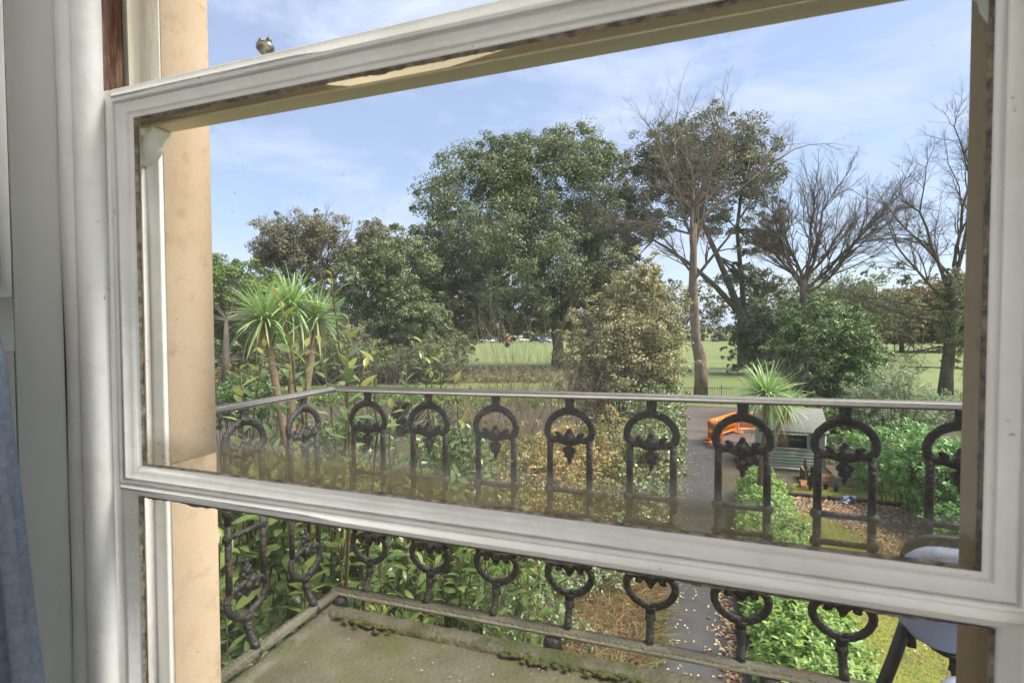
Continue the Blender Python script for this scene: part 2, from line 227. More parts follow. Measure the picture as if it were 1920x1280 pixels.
# ------------------------------------------------------------------ mesh helpers
class MB:
    def __init__(s): s.v = []; s.f = []; s.n = 0; s.m = []
    def add(s, v, f, mi=0):
        v = np.asarray(v, float).reshape(-1, 3); s.v.append(v)
        if isinstance(f, np.ndarray): s.f.append((f+s.n))
        else: s.f.append([tuple(i+s.n for i in q) for q in f])
        s.m.append((len(f), mi)); s.n += len(v); return s
    def box(s, x0, x1, y0, y1, z0, z1, mi=0, bev=0.0):
        if bev <= 0:
            v = [(x, y, z) for z in (z0, z1) for y in (y0, y1) for x in (x0, x1)]
            return s.add(v, [(0, 2, 3, 1), (4, 5, 7, 6), (0, 1, 5, 4), (2, 6, 7, 3), (0, 4, 6, 2), (1, 3, 7, 5)], mi)
        b = min(bev, (x1-x0)/2.1, (y1-y0)/2.1, (z1-z0)/2.1)
        X, Y, Z = (x0, x1), (y0, y1), (z0, z1); v = []; idx = {}
        for i in (0, 1):
            for j in (0, 1):
                for k in (0, 1):
                    sx, sy, sz = (1, -1)[i], (1, -1)[j], (1, -1)[k]
                    for a in range(3):
                        p = [X[i]+sx*b, Y[j]+sy*b, Z[k]+sz*b]; p[a] = (X[i], Y[j], Z[k])[a]
                        idx[i, j, k, a] = len(v); v.append(p)
        f = []
        for a in range(3):
            o1, o2 = [q for q in range(3) if q != a]
            for c in (0, 1):
                q = []
                for d1, d2 in ((0, 0), (1, 0), (1, 1), (0, 1)):
                    key = [0, 0, 0]; key[a] = c; key[o1] = d1; key[o2] = d2; q.append(idx[(*key, a)])
                if (c == 0) != (a == 1): q = q[::-1]
                f.append(tuple(q))
        for a in range(3):
            o1, o2 = [q for q in range(3) if q != a]
            for d1 in (0, 1):
                for d2 in (0, 1):
                    k0 = [0, 0, 0]; k1 = [0, 0, 0]; k1[a] = 1
                    for k in (k0, k1): k[o1] = d1; k[o2] = d2
                    f.append((idx[(*k0, o1)], idx[(*k1, o1)], idx[(*k1, o2)], idx[(*k0, o2)]))
        for i in (0, 1):
            for j in (0, 1):
                for k in (0, 1): f.append((idx[i, j, k, 0], idx[i, j, k, 1], idx[i, j, k, 2]))
        return s.add(v, f, mi)
    def tube(s, pts, rr, n=8, cap=True, mi=0, sq=(1, 1), ref=None):
        pts = A(pts, float); k = len(pts); rr = np.broadcast_to(A(rr, float), (k,))
        tg = np.gradient(pts, axis=0); tg /= np.linalg.norm(tg, axis=1)[:, None]+1e-9
        rf = A(ref if ref is not None else ((0, 0, 1) if abs(tg[0][2]) < 0.9 else (1, 0, 0)), float)
        ang = np.arange(n)*2*np.pi/n; V = []
        for i in range(k):
            u = np.cross(tg[i], rf)
            if np.linalg.norm(u) < 1e-4: u = np.cross(tg[i], A([0.3, 1, 0.2]))
            u /= np.linalg.norm(u); w_ = np.cross(u, tg[i])
            if ref is None: rf = w_
            V.append(pts[i]+rr[i]*(np.cos(ang)[:, None]*u*sq[0]+np.sin(ang)[:, None]*w_*sq[1]))
        V = np.concatenate(V); f = []
        for i in range(k-1):
            for j in range(n):
                a, b = i*n+j, i*n+(j+1) % n; f.append((a, b, b+n, a+n))
        if cap: f.append(tuple(range(n))[::-1]); f.append(tuple(range((k-1)*n, k*n)))
        return s.add(V, f, mi)
    def ball(s, c, r, n=8, m=5, sc_=(1, 1, 1), mi=0):
        c = A(c, float); v = [c+A([0, 0, r])*A(sc_)]; f = []
        for i in range(1, m):
            th = math.pi*i/m
            for j in range(n):
                ph = 2*math.pi*j/n; v.append(c+A([math.sin(th)*math.cos(ph), math.sin(th)*math.sin(ph), math.cos(th)])*r*A(sc_))
        v.append(c-A([0, 0, r])*A(sc_)); e = len(v)-1
        for j in range(n):
            f.append((0, 1+j, 1+(j+1) % n)); f.append((e, e-n+(j+1) % n, e-n+j))
            for i in range(m-2):
                a = 1+i*n+j; b = 1+i*n+(j+1) % n; f.append((a, a+n, b+n, b))
        return s.add(v, f, mi)
    def prism(s, poly, y0, y1, mi=0):          # polygon in x,z extruded in y
        k = len(poly); v = [(p[0], y0, p[1]) for p in poly]+[(p[0], y1, p[1]) for p in poly]
        f = [tuple(range(k)), tuple(range(2*k-1, k-1, -1))]+[(i, i+k, (i+1) % k+k, (i+1) % k) for i in range(k)]
        return s.add(v, f, mi)
    def xf(s, M):
        M = A(M); s.v = [q@M[:3, :3].T+M[:3, 3] for q in s.v]; return s
    def mesh(s, name, mats, smooth=False):
        me = bpy.data.meshes.new(name); V = np.concatenate(s.v) if s.v else np.zeros((0, 3))
        ls, tot, mi = [], [], []
        for f, (cnt, mm) in zip(s.f, s.m):
            if isinstance(f, np.ndarray): ls.append(f.reshape(-1)); tot.append(np.full(len(f), f.shape[1]))
            else: ls.append(np.fromiter((i for q in f for i in q), int)); tot.append(A([len(q) for q in f], int))
            mi.append(np.full(cnt, mm))
        ls = np.concatenate(ls); tot = np.concatenate(tot); mi = np.concatenate(mi)
        me.vertices.add(len(V)); me.vertices.foreach_set('co', V.reshape(-1).astype(np.float32))
        me.loops.add(len(ls)); me.loops.foreach_set('vertex_index', ls.astype(np.int32))
        me.polygons.add(len(tot)); st = np.concatenate([[0], np.cumsum(tot)[:-1]])
        me.polygons.foreach_set('loop_start', st.astype(np.int32)); me.polygons.foreach_set('loop_total', tot.astype(np.int32))
        if isinstance(mats, str): mats = [mats]
        for q in mats: me.materials.append(MAT[q])
        me.polygons.foreach_set('material_index', mi.astype(np.int32))
        if smooth: me.polygons.foreach_set('use_smooth', np.ones(len(tot), bool))
        me.update(); me.validate(); return me
    def build(s, name, mats, parent=None, smooth=False, kind=None):
        o = bpy.data.objects.new(name, s.mesh(name, mats, smooth)); sc.collection.objects.link(o)
        if parent is not None: put(o, parent)
        if kind: o['kind'] = kind
        return o
def put(o, parent):             # parts are modelled in world coordinates; the parent sits at its own base
    o.parent = parent; o.matrix_parent_inverse = parent.matrix_world.inverted()
def tag(o, label, cat, group=None):
    o['label'] = label; o['category'] = cat
    if group: o['group'] = group
    return o
def thing(name, label, cat, loc=(0, 0, 0), rz=0.0, group=None):
    o = bpy.data.objects.new(name, None); sc.collection.objects.link(o); o.location = loc; o.rotation_euler = (0, 0, rz)
    o.matrix_world = Matrix.Translation(Vector([float(q) for q in loc])) @ Matrix.Rotation(rz, 4, 'Z'); o.empty_display_size = 0.2
    return tag(o, label, cat, group)
def struct(o): o['kind'] = 'structure'; return o
def unit(v): return v/(np.linalg.norm(v, axis=-1, keepdims=True)+1e-9)

# leaf clouds
def leaf_quads(mb, c, ax, nr, Ln, Wd, fold=0.25, mi=0):
    n = len(c); ax = unit(ax); sd_ = unit(np.cross(ax, nr)); nr = np.cross(sd_, ax)
    Ln = np.broadcast_to(Ln, n)[:, None]; Wd = np.broadcast_to(Wd, n)[:, None]
    v = np.stack([c, c+ax*Ln*0.45+sd_*Wd*0.5+nr*Wd*fold, c+ax*Ln-nr*Ln*0.12, c+ax*Ln*0.45-sd_*Wd*0.5+nr*Wd*fold], 1)
    mb.add(v, np.arange(4*n).reshape(-1, 4), mi)
def cloud(mb, lobes, n, Ln, Wd, R, clump=(0.10, 0.2), per=28, shell=0.35, mi=0, up=0.35, gap=0.0, rough=0.18, nout=0.7, nran=0.6):
    """leaves in many small clumps spread over and inside a union of ellipsoid lobes (cx,cy,cz,rx,ry,rz)"""
    lobes = A(lobes, float); vol = (lobes[:, 3]*lobes[:, 4]*lobes[:, 5])**(2/3); vol /= vol.sum()
    k = max(1, n//per); li = R.choice(len(lobes), k, p=vol); lb = lobes[li]
    d = unit(R.normal(size=(k, 3))); rr = 1-shell*R.random(k)**1.6
    rr = rr*(1+R.normal(0, rough, k)*0.5); sp_ = R.random(k) < 0.16; rr = np.where(sp_, R.uniform(1.0, 1.0+rough*1.3, k), rr)
    cc = lb[:, :3]+d*lb[:, 3:]*rr[:, None]
    if gap > 0:
        keep = (np.sin(cc[:, 0]*gap*1.7+1)*np.sin(cc[:, 1]*gap*1.3+2)*np.sin(cc[:, 2]*gap*2.1) > -0.28); cc = cc[keep]; d = d[keep]; lb = lb[keep]; k = len(cc)
    if gap > 0: sp_ = sp_[keep]
    rad_ = (R.uniform(clump[0], clump[1], k)*lb[:, 3:].mean(1))*np.where(sp_, 0.55, 1.0)
    i = np.repeat(np.arange(k), per); m = len(i)
    e = unit(R.normal(size=(m, 3))+d[i]*0.45+A([0, 0, up])); p = cc[i]+e*(rad_[i]*(0.45+0.6*R.random(m)))[:, None]*A([1.15, 1.15, 0.8])
    nr = unit(e*nout+R.normal(size=(m, 3))*nran+A([0, 0, up])); ax = np.cross(nr, R.normal(size=(m, 3)))
    s_ = R.uniform(0.65, 1.25, m)
    leaf_quads(mb, p, ax, nr, Ln*s_, Wd*s_, mi=mi); return cc
def segs_mesh(mb, S, n=5, mi=0):
    S = A(S, float)
    if len(S) == 0: return
    p0, p1, r0, r1 = S[:, 0:3], S[:, 3:6], S[:, 6], S[:, 7]
    t = unit(p1-p0); rf = np.where(np.abs(t[:, 2:3]) < 0.9, A([[0, 0, 1.0]]), A([[1.0, 0, 0]])); u = unit(np.cross(t, rf)); w_ = np.cross(u, t)
    ang = np.arange(n)*2*np.pi/n; ring = np.cos(ang)[None, :, None]*u[:, None]+np.sin(ang)[None, :, None]*w_[:, None]
    V = np.concatenate([p0[:, None]+ring*r0[:, None, None], p1[:, None]+ring*r1[:, None, None]], 1)
    base = (np.arange(len(S))*2*n)[:, None]; j = np.arange(n); q = np.stack([j, (j+1) % n, (j+1) % n+n, j+n], 1)
    mb.add(V, (base[:, :, None]+q[None]).reshape(-1, 4), mi)
def grow(p, d, ln, r, lvl, S, out_, tips, R):
    n = S['n'][lvl]; st = ln/n; top = S['max']; r_end = r*S['tap'][lvl]
    for i in range(n):
        d = d + R.normal(0, S['wob'][lvl], 3); d[2] += S['up'][lvl]; d = d/math.sqrt(d@d)
        q = p+d*st; ra = r+(r_end-r)*i/n; rb = r+(r_end-r)*(i+1)/n
        out_[lvl].append((*p, *q, ra, rb)); p = q
        if lvl < top and (i+1)/n >= S['start'][lvl]:
            for _ in range(R.poisson(S['kids'][lvl])):
                a = S['ang'][lvl]*R.uniform(0.7, 1.3); x = np.cross(d, R.normal(size=3)); x /= math.sqrt(x@x)+1e-9
                grow(p, d*math.cos(a)+x*math.sin(a), ln*S['ratio'][lvl]*R.uniform(0.65, 1.15)*(1-0.35*i/n), rb*S['rr'][lvl]*R.uniform(0.8, 1.1), lvl+1, S, out_, tips, R)
    if lvl < top:
        for _ in range(2):
            a = S['ang'][lvl]*R.uniform(0.3, 0.8); x = np.cross(d, R.normal(size=3)); x /= math.sqrt(x@x)+1e-9
            grow(p, d*math.cos(a)+x*math.sin(a), ln*S['ratio'][lvl]*R.uniform(0.7, 1.0), rb*0.8, lvl+1, S, out_, tips, R)
    else: tips.append(p)

# ================================================================== SETTING
def sheet(name, poly, z, m, sub=None):
    k = len(poly); return struct(MB().add([(x, y, z) for x, y in poly], [tuple(range(k))]).build(name, m))
g = MB(); nx, ny = 90, 90      # ground: one sheet, gently uneven, reaching the horizon
gx = np.sign(np.linspace(-1, 1, nx))*np.abs(np.linspace(-1, 1, nx))**2.4*700; gy = -60+np.linspace(0, 1, ny)**2.6*1300
X, Y = np.meshgrid(gx, gy); dist = np.hypot(X, Y-5)
Z = np.where(dist > 42, 0.18*np.sin(X*0.06+1)*np.sin(Y*0.05)+0.12*np.sin(X*0.13+Y*0.11), 0)*np.clip((dist-42)/40, 0, 1)-0.012
idx = np.arange(nx*ny).reshape(ny, nx); q = np.stack([idx[:-1, :-1], idx[:-1, 1:], idx[1:, 1:], idx[1:, :-1]], -1).reshape(-1, 4)
struct(g.add(np.stack([X, Y, Z], -1), q).build('ground', 'field', smooth=True))
sheet('garden_bed', [(-34, 0.95), (12, 0.95), (14, 22), (14, 34.2), (-1.0, 33.9), (-2, 31), (-34, 31)], 0.0, 'soil')
sheet('rear_bounce_sheet', [(-25, -40), (25, -40), (25, 0.4), (-25, 0.4)], 0.0, 'bounce_beige')  # unseen sheet added behind the house to bounce neutral light into the room
sheet('lawn', [(1.7, 4.0), (5.5, 4.0), (6.0, 8.0), (5.75, 9.6), (5.35, 10.9), (5.05, 12.0), (4.75, 12.9), (4.3, 13.6), (3.95, 14.4), (3.5, 14.85), (3.1, 15.3), (2.6, 15.5), (2.1, 14.9), (1.85, 13.0), (1.7, 9.0)], 0.006, 'lawn')
sheet('rear_lawn', [(2.7, 16.95), (6.5, 17.0), (6.2, 18.3), (2.9, 18.2)], 0.006, 'lawn')
pth = [(-0.52, 0.95), (0.66, 0.95), (0.70, 8), (0.74, 14), (0.82, 20), (0.98, 23.9), (-0.34, 23.9), (-0.40, 18), (-0.48, 12)]
sheet('path', pth, 0.008, 'asphalt')
sheet('yard', [(-0.7, 23.6), (2.0, 23.8), (5.2, 25.5), (6.0, 33.9), (-0.9, 33.2)], 0.014, 'yard')

# ------------------------------------------------------------------ house wall round the window
house = thing('house', 'warm sandstone house wall with the window opening the view is seen through', 'house', (0, 0.9, 0))
XL, XR, YI, YO = -1.06, 0.355, 0.787, 0.90
zs = [3.60, 4.705, 6.0, 6.75]
for x0, x1 in ((XL-0.42, XL), (XR, XR+0.42)):
    for z0, z1 in zip(zs[:-1], zs[1:]):
        MB().box(x0, x1, YI, YO, z0+0.0007, z1-0.0007, bev=0.0012).build('stone_block', 'sandstone', house)
    MB().box(x0+0.004, x1-0.004 if x1 == XL else x1-0.004, YI+0.004, YO-0.004, 3.6, 6.75).build('mortar_core', 'mortar', house)
MB().box(XL-0.42, XR+0.42, YI, YO, 6.752, 7.2, bev=0.004).build('lintel', 'sandstone', house)
MB().box(XL-0.1, XR+0.1, YI-0.05, YO+0.04, 3.965, 4.02, bev=0.006).build('window_sill', 'sandstone', house)
hw = MB()
hw.box(-9, XL-0.42, 0.45, YO-0.01, -0.5, 8.0); hw.box(XR+0.42, 9, 0.45, YO-0.01, -0.5, 8.0)
hw.box(XL-0.42, XR+0.42, 0.45, YO-0.01, -0.5, 3.6); hw.box(XL-0.42, XR+0.42, 0.45, YO-0.01, 7.2, 8.0)
hw.build('outer_wall', 'render_wall', house)
MB().box(XL-0.42, XR+0.42, 0.45, YI-0.003, 6.75, 7.199).build('window_head', 'room_wall', house)
# room behind the window: floor, ceiling, walls; unseen right side left open to brighten frame and shutter
rm = MB(); rm.box(-5.6, 3.2, -1.6, 0.45, 7.5, 7.6); struct(rm.build('ceiling', 'room_wall'))
struct(MB().box(-5.6, 3.2, -2.0, 0.45, 3.55, 3.65).build('room_floor', 'room_floor'))
struct(MB().box(-5.7, -5.6, -2.0, 0.45, 3.55, 7.6).build('room_wall_left', 'room_wall'))
iw = MB(); iw.box(-5.6, XL-0.42, 0.43, 0.449, 3.65, 7.5); iw.box(XR+0.42, 3.2, 0.43, 0.449, 3.65, 7.5); iw.box(XL-0.42, XR+0.42, 0.43, 0.449, 6.72, 7.5)
struct(iw.build('room_wall_front', 'room_wall'))
struct(MB().box(-5.6, 3.3, -2.1, -2.001, 3.55, 7.6).build('room_wall_back', 'room_wall'))
struct(MB().box(3.2, 3.3, -2.0, -1.75, 3.55, 7.6).build('room_wall_right', 'room_wall'))

# ------------------------------------------------------------------ sash window
fr = thing('window_frame', 'old white painted box frame of the sash window set inside the stone', 'window frame', (-0.35, 0.72, 4.02))
FZ0, FZ1 = 4.02, 6.72
for s in (-1, 1):
    e = -1.092 if s < 0 else 0.374          # face of the pulley stile
    def bx(a, b, y0, y1, z0, z1, bev=0.002):
        x0, x1 = sorted((e+s*a, e+s*b)); return MB().box(x0, x1, y0, y1, z0, z1, bev=bev)
    bx(0.0, 0.20, 0.66, 0.774, FZ0, FZ1).build('pulley_stile', 'brown_track', fr)
    bx(-0.002, 0.02, 0.7235, 0.7725, FZ0+0.03, 5.33, bev=0.0008).build('track_strip', 'white_paint', fr)
    bx(-0.033, 0.15, 0.775, 0.786, FZ0, FZ1).build('outer_lining', 'white_paint', fr)
    bx(-0.014, 0.02, 0.7165, 0.7225, FZ0, FZ1).build('parting_bead', 'brown_track', fr)
    bx(-0.003, 0.02, 0.7235, 0.7725, 5.46, FZ1, bev=0.001).build('track_strip', 'brown_track', fr)
    # staff bead: rounded moulding on the room side
    prof = [(-0.041, 0.667), (-0.041, 0.649), (-0.036, 0.640), (-0.026, 0.634), (-0.012, 0.632), (-0.002, 0.636), (0.002, 0.643), (0.008, 0.643), (0.010, 0.640), (0.030, 0.6385), (0.046, 0.640), (0.050, 0.645), (0.050, 0.667)]
    zz = np.linspace(FZ0-0.3, FZ1, 60); V = []; k = len(prof)
    for i, z in enumerate(zz):
        wv = 0.0025*math.sin(z*5.1+s)+0.0016*math.sin(z*13.7)
        for j, (a, y) in enumerate(prof): V.append((e+s*(a+(wv if j >= 10 else 0)), y, z))
    f = [(i*k+j, i*k+(j+1) % k, (i+1)*k+(j+1) % k, (i+1)*k+j) for i in range(len(zz)-1) for j in range(k)]
    MB().add(V, f).build('staff_bead', 'white_paint', fr)
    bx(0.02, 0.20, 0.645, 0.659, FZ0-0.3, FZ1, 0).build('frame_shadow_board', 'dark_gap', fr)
MB().box(-1.28, 0.56, 0.66, 0.774, 6.721, 6.749).build('frame_head', 'white_paint', fr)
MB().box(-1.092, 0.374, 0.60, 0.774, 4.021, 4.048, bev=0.004).build('frame_sill', 'white_paint', fr)

def ring(x0, x1, z0, z1, prof, segs=1, jit=None, R=rng):
    """mitred moulding round a pane: prof = [(outset from the glass edge, y)]"""
    mb = MB(); k = len(prof); V = []; cs = [(x0, z0), (x1, z0), (x1, z1), (x0, z1)]; sg = [(-1, -1), (1, -1), (1, 1), (-1, 1)]
    P_ = []
    for c in range(4):
        for i in range(segs):
            t = i/segs; a, b = cs[c], cs[(c+1) % 4]; sa, sb = A(sg[c]), A(sg[(c+1) % 4])
            # direction of outset: mitre at the corner, straight elsewhere
            if i == 0: o = sa
            else: o = (sa+sb)/2
            P_.append((a[0]+(b[0]-a[0])*t, a[1]+(b[1]-a[1])*t, o[0], o[1]))
    for (px, pz, ox, oz) in P_:
        jj = 0 if jit is None else R.uniform(-jit, jit)
        for q_, (u_, y) in enumerate(prof):
            w_ = u_+(jj if q_ == 0 else 0); V.append((px+ox*w_, y, pz+oz*w_))
    m = len(P_); f = [(i*k+j, i*k+j+1, ((i+1) % m)*k+j+1, ((i+1) % m)*k+j) for i in range(m) for j in range(k-1)]
    return mb.add(V, f)
IN = [(0.0, 0.6985), (0.0025, 0.6905), (0.0095, 0.6890), (0.0100, 0.6850), (0.0125, 0.6838), (0.0170, 0.6805), (0.0210, 0.6755), (0.0232, 0.6718), (0.0234, 0.6760), (0.0262, 0.6762), (0.0264, 0.6696), (0.0320, 0.6694), (0.0325, 0.6712), (0.037, 0.6720)]
ls_ = thing('lower_sash', 'lower sash with a wide grimy pane above a horizontal glazing bar', 'window sash', (-0.36, 0.69, 4.05))
GX0, GX1 = -1.008, 0.292
MB().box(-1.088, -1.041, 0.6705, 0.714, 4.05, 5.446, bev=0.003).build('stile', 'white_paint', ls_)
MB().box(0.326, 0.370, 0.6705, 0.714, 4.05, 5.446, bev=0.003).build('stile', 'white_paint', ls_)
MB().box(-1.0405, 0.3255, 0.6708, 0.714, 5.424, 5.4455, bev=0.0025).build('top_rail', 'white_paint', ls_)
MB().box(-1.0405, 0.3255, 0.6708, 0.714, 4.6875, 4.7035, bev=0.0015).build('glazing_bar', 'white_paint', ls_)
MB().box(-1.0405, 0.3255, 0.6708, 0.714, 4.0505, 4.12, bev=0.003).build('bottom_rail', 'white_paint', ls_)
INL = [(0.0, 0.6985), (0.003, 0.6945), (0.016, 0.677), (0.0185, 0.6728), (0.0225, 0.6722)]
for z0, z1, gm, pr, GX0, GX1 in ((4.733, 5.395, 'glass_grimy', IN, -1.008, 0.292), (4.142, 4.6685, 'glass_dusty', INL, -1.0205, 0.3055)):
    ring(GX0, GX1, z0, z1, pr).build('glazing_moulding', 'white_paint', ls_)
    pane = MB().box(GX0-0.006, GX1+0.006, 0.6988, 0.7018, z0-0.006, z1+0.006)
    pane.m = [(6, 0)]; o = pane.build('glass_pane', [gm, 'glass_clear'], ls_)
    for p_ in o.data.polygons:
        if p_.normal.y > -0.5: p_.material_index = 1
    ring(GX0, GX1, z0, z1, [(-0.0009, 0.6984), (0.0006, 0.6965), (0.0018, 0.6926)], 120, 0.0007).build('grime_line', 'grime', o)
    for (xa, za, xb, zb, wmax) in ((GX0, z1, GX1, z1, 0.0042), (GX0, z0, GX0, z1, 0.0026), (GX0, z0, GX1, z0, 0.0020)):
        gs = MB(); n_ = 220; V = []; hz_ = za == zb
        for i in range(n_):
            t = i/(n_-1); x = xa+(xb-xa)*t; z = za+(zb-za)*t; sgn = -1 if (hz_ and za == z1) else 1
            w_ = wmax*(0.18+0.82*max(0, 0.55+0.6*math.sin(t*23+z0*9)*math.sin(t*61+1)+RND.uniform(-0.35, 0.35)))
            if hz_: V += [(x, 0.69815, z-sgn*0.003), (x, 0.69800, z+sgn*w_)]
            else: V += [(x-0.003, 0.69815, z), (x+w_, 0.69800, z)]
        gs.add(V, [(2*i, 2*i+2, 2*i+3, 2*i+1) for i in range(n_-1)]); gs.build('mould_line', 'grime', o)
    ring(GX0, GX1, z0, z1, [(0.0, 0.7022), (0.006, 0.707), (0.014, 0.7135), (0.021, 0.7135)]).build('putty', 'cream_paint', ls_)

us = thing('upper_sash', 'upper sash whose cream bottom rail with shaped horns shows behind the lower sash', 'window sash', (-0.36, 0.745, 5.39))
for s in (-1, 1):
    e = -1.086 if s < 0 else 0.368; x0, x1 = sorted((e, e-s*0.047))
    MB().box(x0, x1, 0.7255, 0.768, 5.448, 6.70, bev=0.003).build('stile', 'worn_paint', us)
    h = [(e, 5.3935), (e, 5.335), (e-s*0.012, 5.332), (e-s*0.034, 5.338), (e-s*0.050, 5.350), (e-s*0.058, 5.364), (e-s*0.061, 5.378), (e-s*0.076, 5.386), (e-s*0.079, 5.3935)]
    MB().prism(h if s < 0 else h[::-1], 0.7285, 0.765).build('horn', 'white_paint', us)
MB().box(-1.086, 0.368, 0.7255, 0.768, 5.394, 5.4475, bev=0.003).build('bottom_rail', 'cream_paint', us)
MB().box(-1.038, 0.32, 0.7255, 0.768, 6.64, 6.70, bev=0.003).build('top_rail', 'white_paint', us)
ring(-1.006, 0.288, 5.482, 6.61, [(0.0, 0.743), (0.012, 0.734), (0.024, 0.728), (0.0335, 0.7275)]).build('glazing_moulding', 'worn_paint', us)
o = MB().box(-1.012, 0.294, 0.744, 0.747, 5.476, 6.616).build('glass_pane', ['glass_dusty', 'glass_clear'], us)
for p_ in o.data.polygons:
    if p_.normal.y > -0.5: p_.material_index = 1
# sash fastener and its screws on the top rail
fa = thing('sash_fastener', 'small worn metal fastener knob on the top rail of the lower sash', 'window catch', (-0.69, 0.695, 5.446))
kn = MB(); prf = [(0.0, 0.011), (0.004, 0.011), (0.0055, 0.006), (0.012, 0.0055), (0.015, 0.010), (0.021, 0.0145), (0.027, 0.0145), (0.031, 0.011), (0.033, 0.0065)]
kn.tube([(-0.69, 0.695, 5.447+a) for a, b in prf], [b for a, b in prf], 14); kn.build('catch_body', 'brass', fa, smooth=False)
kk = MB(); kk.ball((-0.698, 0.694, 5.482), 0.0052); kk.tube([(-0.698, 0.694, 5.474), (-0.698, 0.694, 5.482)], 0.003, 6); kk.build('knob', 'brass', fa, True)
kk = MB(); kk.ball((-0.681, 0.694, 5.481), 0.0048); kk.tube([(-0.681, 0.694, 5.474), (-0.681, 0.694, 5.481)], 0.003, 6); kk.build('knob', 'brass', fa, True)
MB().box(-0.712, -0.668, 0.685, 0.707, 5.4462, 5.4485, bev=0.001).build('base_plate', 'brass', fa)
for i, x in enumerate((-0.424, -0.412)):
    kk = MB(); kk.ball((x, 0.69, 5.452), 0.0042, 8, 5, (1, 1, 0.8)); kk.tube([(x, 0.69, 5.446), (x, 0.69, 5.451)], 0.0022, 6)
    tag(kk.build('screw', 'rubber', None, True), 'dark screw head standing up from the top rail of the lower sash', 'screw', 'screws on the top rail')

# shutters either side on the room side
for s, lab in ((-1, 'pale grey panelled shutter folded back beside the lower sash and the blue grey curtain'), (1, 'pale grey panelled shutter with no curtain in front of it')):
    hx, hy = (-1.1445, 0.648) if s < 0 else (0.4265, 0.648)
    ang = math.atan2(-0.60, -0.80) if s < 0 else math.atan2(-0.60, 0.80)
    sh = thing('window_shutter', lab, 'shutter', (hx, hy, 3.7), 0)
    cx, cy = math.cos(ang), math.sin(ang); nxn, nyn = (cy, -cx) if s > 0 else (-cy, cx)
    M_ = Matrix(((cx, nxn, 0, hx), (cy, nyn, 0, hy), (0, 0, 1, 0), (0, 0, 0, 1)))     # local x along leaf, local y into the room
    if M_.col[1].y > 0: M_.col[1] *= -1
    flip = M_.to_3x3().determinant() < 0
    def sb(mb, nm, mm):
        o = mb.xf(M_).build(nm, mm, sh)
        if flip: o.data.flip_normals()
        return o
    sb(MB().box(0.0, 0.083, -0.03, 0, 3.7, 6.7, bev=0.003), 'stile', 'shutter_paint')
    sb(MB().box(0.37, 0.46, -0.03, 0, 3.7, 6.7, bev=0.003), 'stile', 'shutter_paint')
    for z0, z1 in ((3.7, 3.85), (4.954, 5.056), (6.55, 6.7)):
        sb(MB().box(0.0833, 0.3697, -0.03, -0.0004, z0, z1, bev=0.002), 'cross_rail', 'shutter_paint')
    for z0, z1 in ((3.85, 4.954), (5.056, 6.55)):
        sb(MB().box(0.0835, 0.3695, -0.028, -0.014, z0+0.0003, z1-0.0003), 'panel', 'shutter_paint')
        r_ = ring(0.105, 0.348, z0+0.022, z1-0.022, [(0.0, -0.0138), (0.003, -0.009), (0.008, -0.008), (0.012, -0.004), (0.0165, -0.0035), (0.0215, -0.0015)])
        sb(r_, 'panel_moulding', 'shutter_paint')

# curtain, gathered to the side
cu = MB(); V = []; nu, nv = 70, 40
for j in range(nv):
    z = 3.70+(6.6-3.70)*j/(nv-1); edge = -1.02+max(0.0, 0.1-0.19*(z-4.42)) if z < 5.2 else -1.10-0.16*min(1, (z-5.2))
    edge = (-0.885-0.136*(min(z, 5.0)-4.43)-0.75*max(0, min(z, 5.7)-5.0)) if z > 4.2 else -0.854
    for i in range(nu):
        t = i/(nu-1); x = edge-t*0.30
        V.append((x, 0.455+0.022*math.sin(t*44+z*0.6)+0.012*math.sin(t*19+z*1.4)-0.015*math.exp(-t*30)-t*0.04, z))
f = [(j*nu+i, j*nu+i+1, (j+1)*nu+i+1, (j+1)*nu+i) for j in range(nv-1) for i in range(nu-1)]
o = cu.add(V, f).build('curtain', 'curtain_cloth', None, True)
md = o.modifiers.new('thickness', 'SOLIDIFY'); md.thickness = 0.003
tag(o, 'blue grey woven curtain hanging in folds in front of the panelled shutter', 'curtain')

# ------------------------------------------------------------------ balcony
TILT = 0.015; DR = 1.6; XC = -0.80*DR; ZT = CAMZ-0.1405*DR; ZB = CAMZ-0.6217*1.56; YB = 1.56; XB = -0.80*YB; XE = 2.25
FLOOR = ZB-0.045
def tl(x): return TILT*(x-XC)
def tilted(mb):
    mb.v = [q_+np.stack([0*q_[:, 0], 0*q_[:, 0], TILT*(q_[:, 0]-XC)], 1) for q_ in mb.v]; return mb
bal = thing('balcony', 'mossy worn stone balcony slab with a raised edge under the iron railing', 'balcony', (0.4, 1.2, FLOOR-0.16))
ss = MB(); nx, ny = 60, 16; gx = np.linspace(XB+0.035, XE+0.2, nx); gy = np.linspace(0.905, YB-0.105, ny); X, Y = np.meshgrid(gx, gy)
Z = FLOOR-0.012+0.0022*np.sin(X*9)*np.sin(Y*11)+rng.normal(0, 0.0006, X.shape)
idx = np.arange(nx*ny).reshape(ny, nx); q = np.stack([idx[:-1, :-1], idx[:-1, 1:], idx[1:, 1:], idx[1:, :-1]], -1).reshape(-1, 4)
tilted(ss.add(np.stack([X, Y, Z], -1), q)).build('floor_slab', 'slab', bal, True)
tilted(MB().box(XB-0.02, XE+0.25, 0.905, YB-0.035, FLOOR-0.17, FLOOR-0.03, bev=0.01)).build('slab_body', 'slab', bal)
kb = MB(); xs = np.linspace(XB-0.01, XE+0.2, 160)
prof = [(-0.105, -0.016), (-0.100, -0.001), (-0.088, 0.004), (-0.045, 0.004), (-0.034, -0.002), (-0.032, -0.05)]
V = []; k = len(prof)
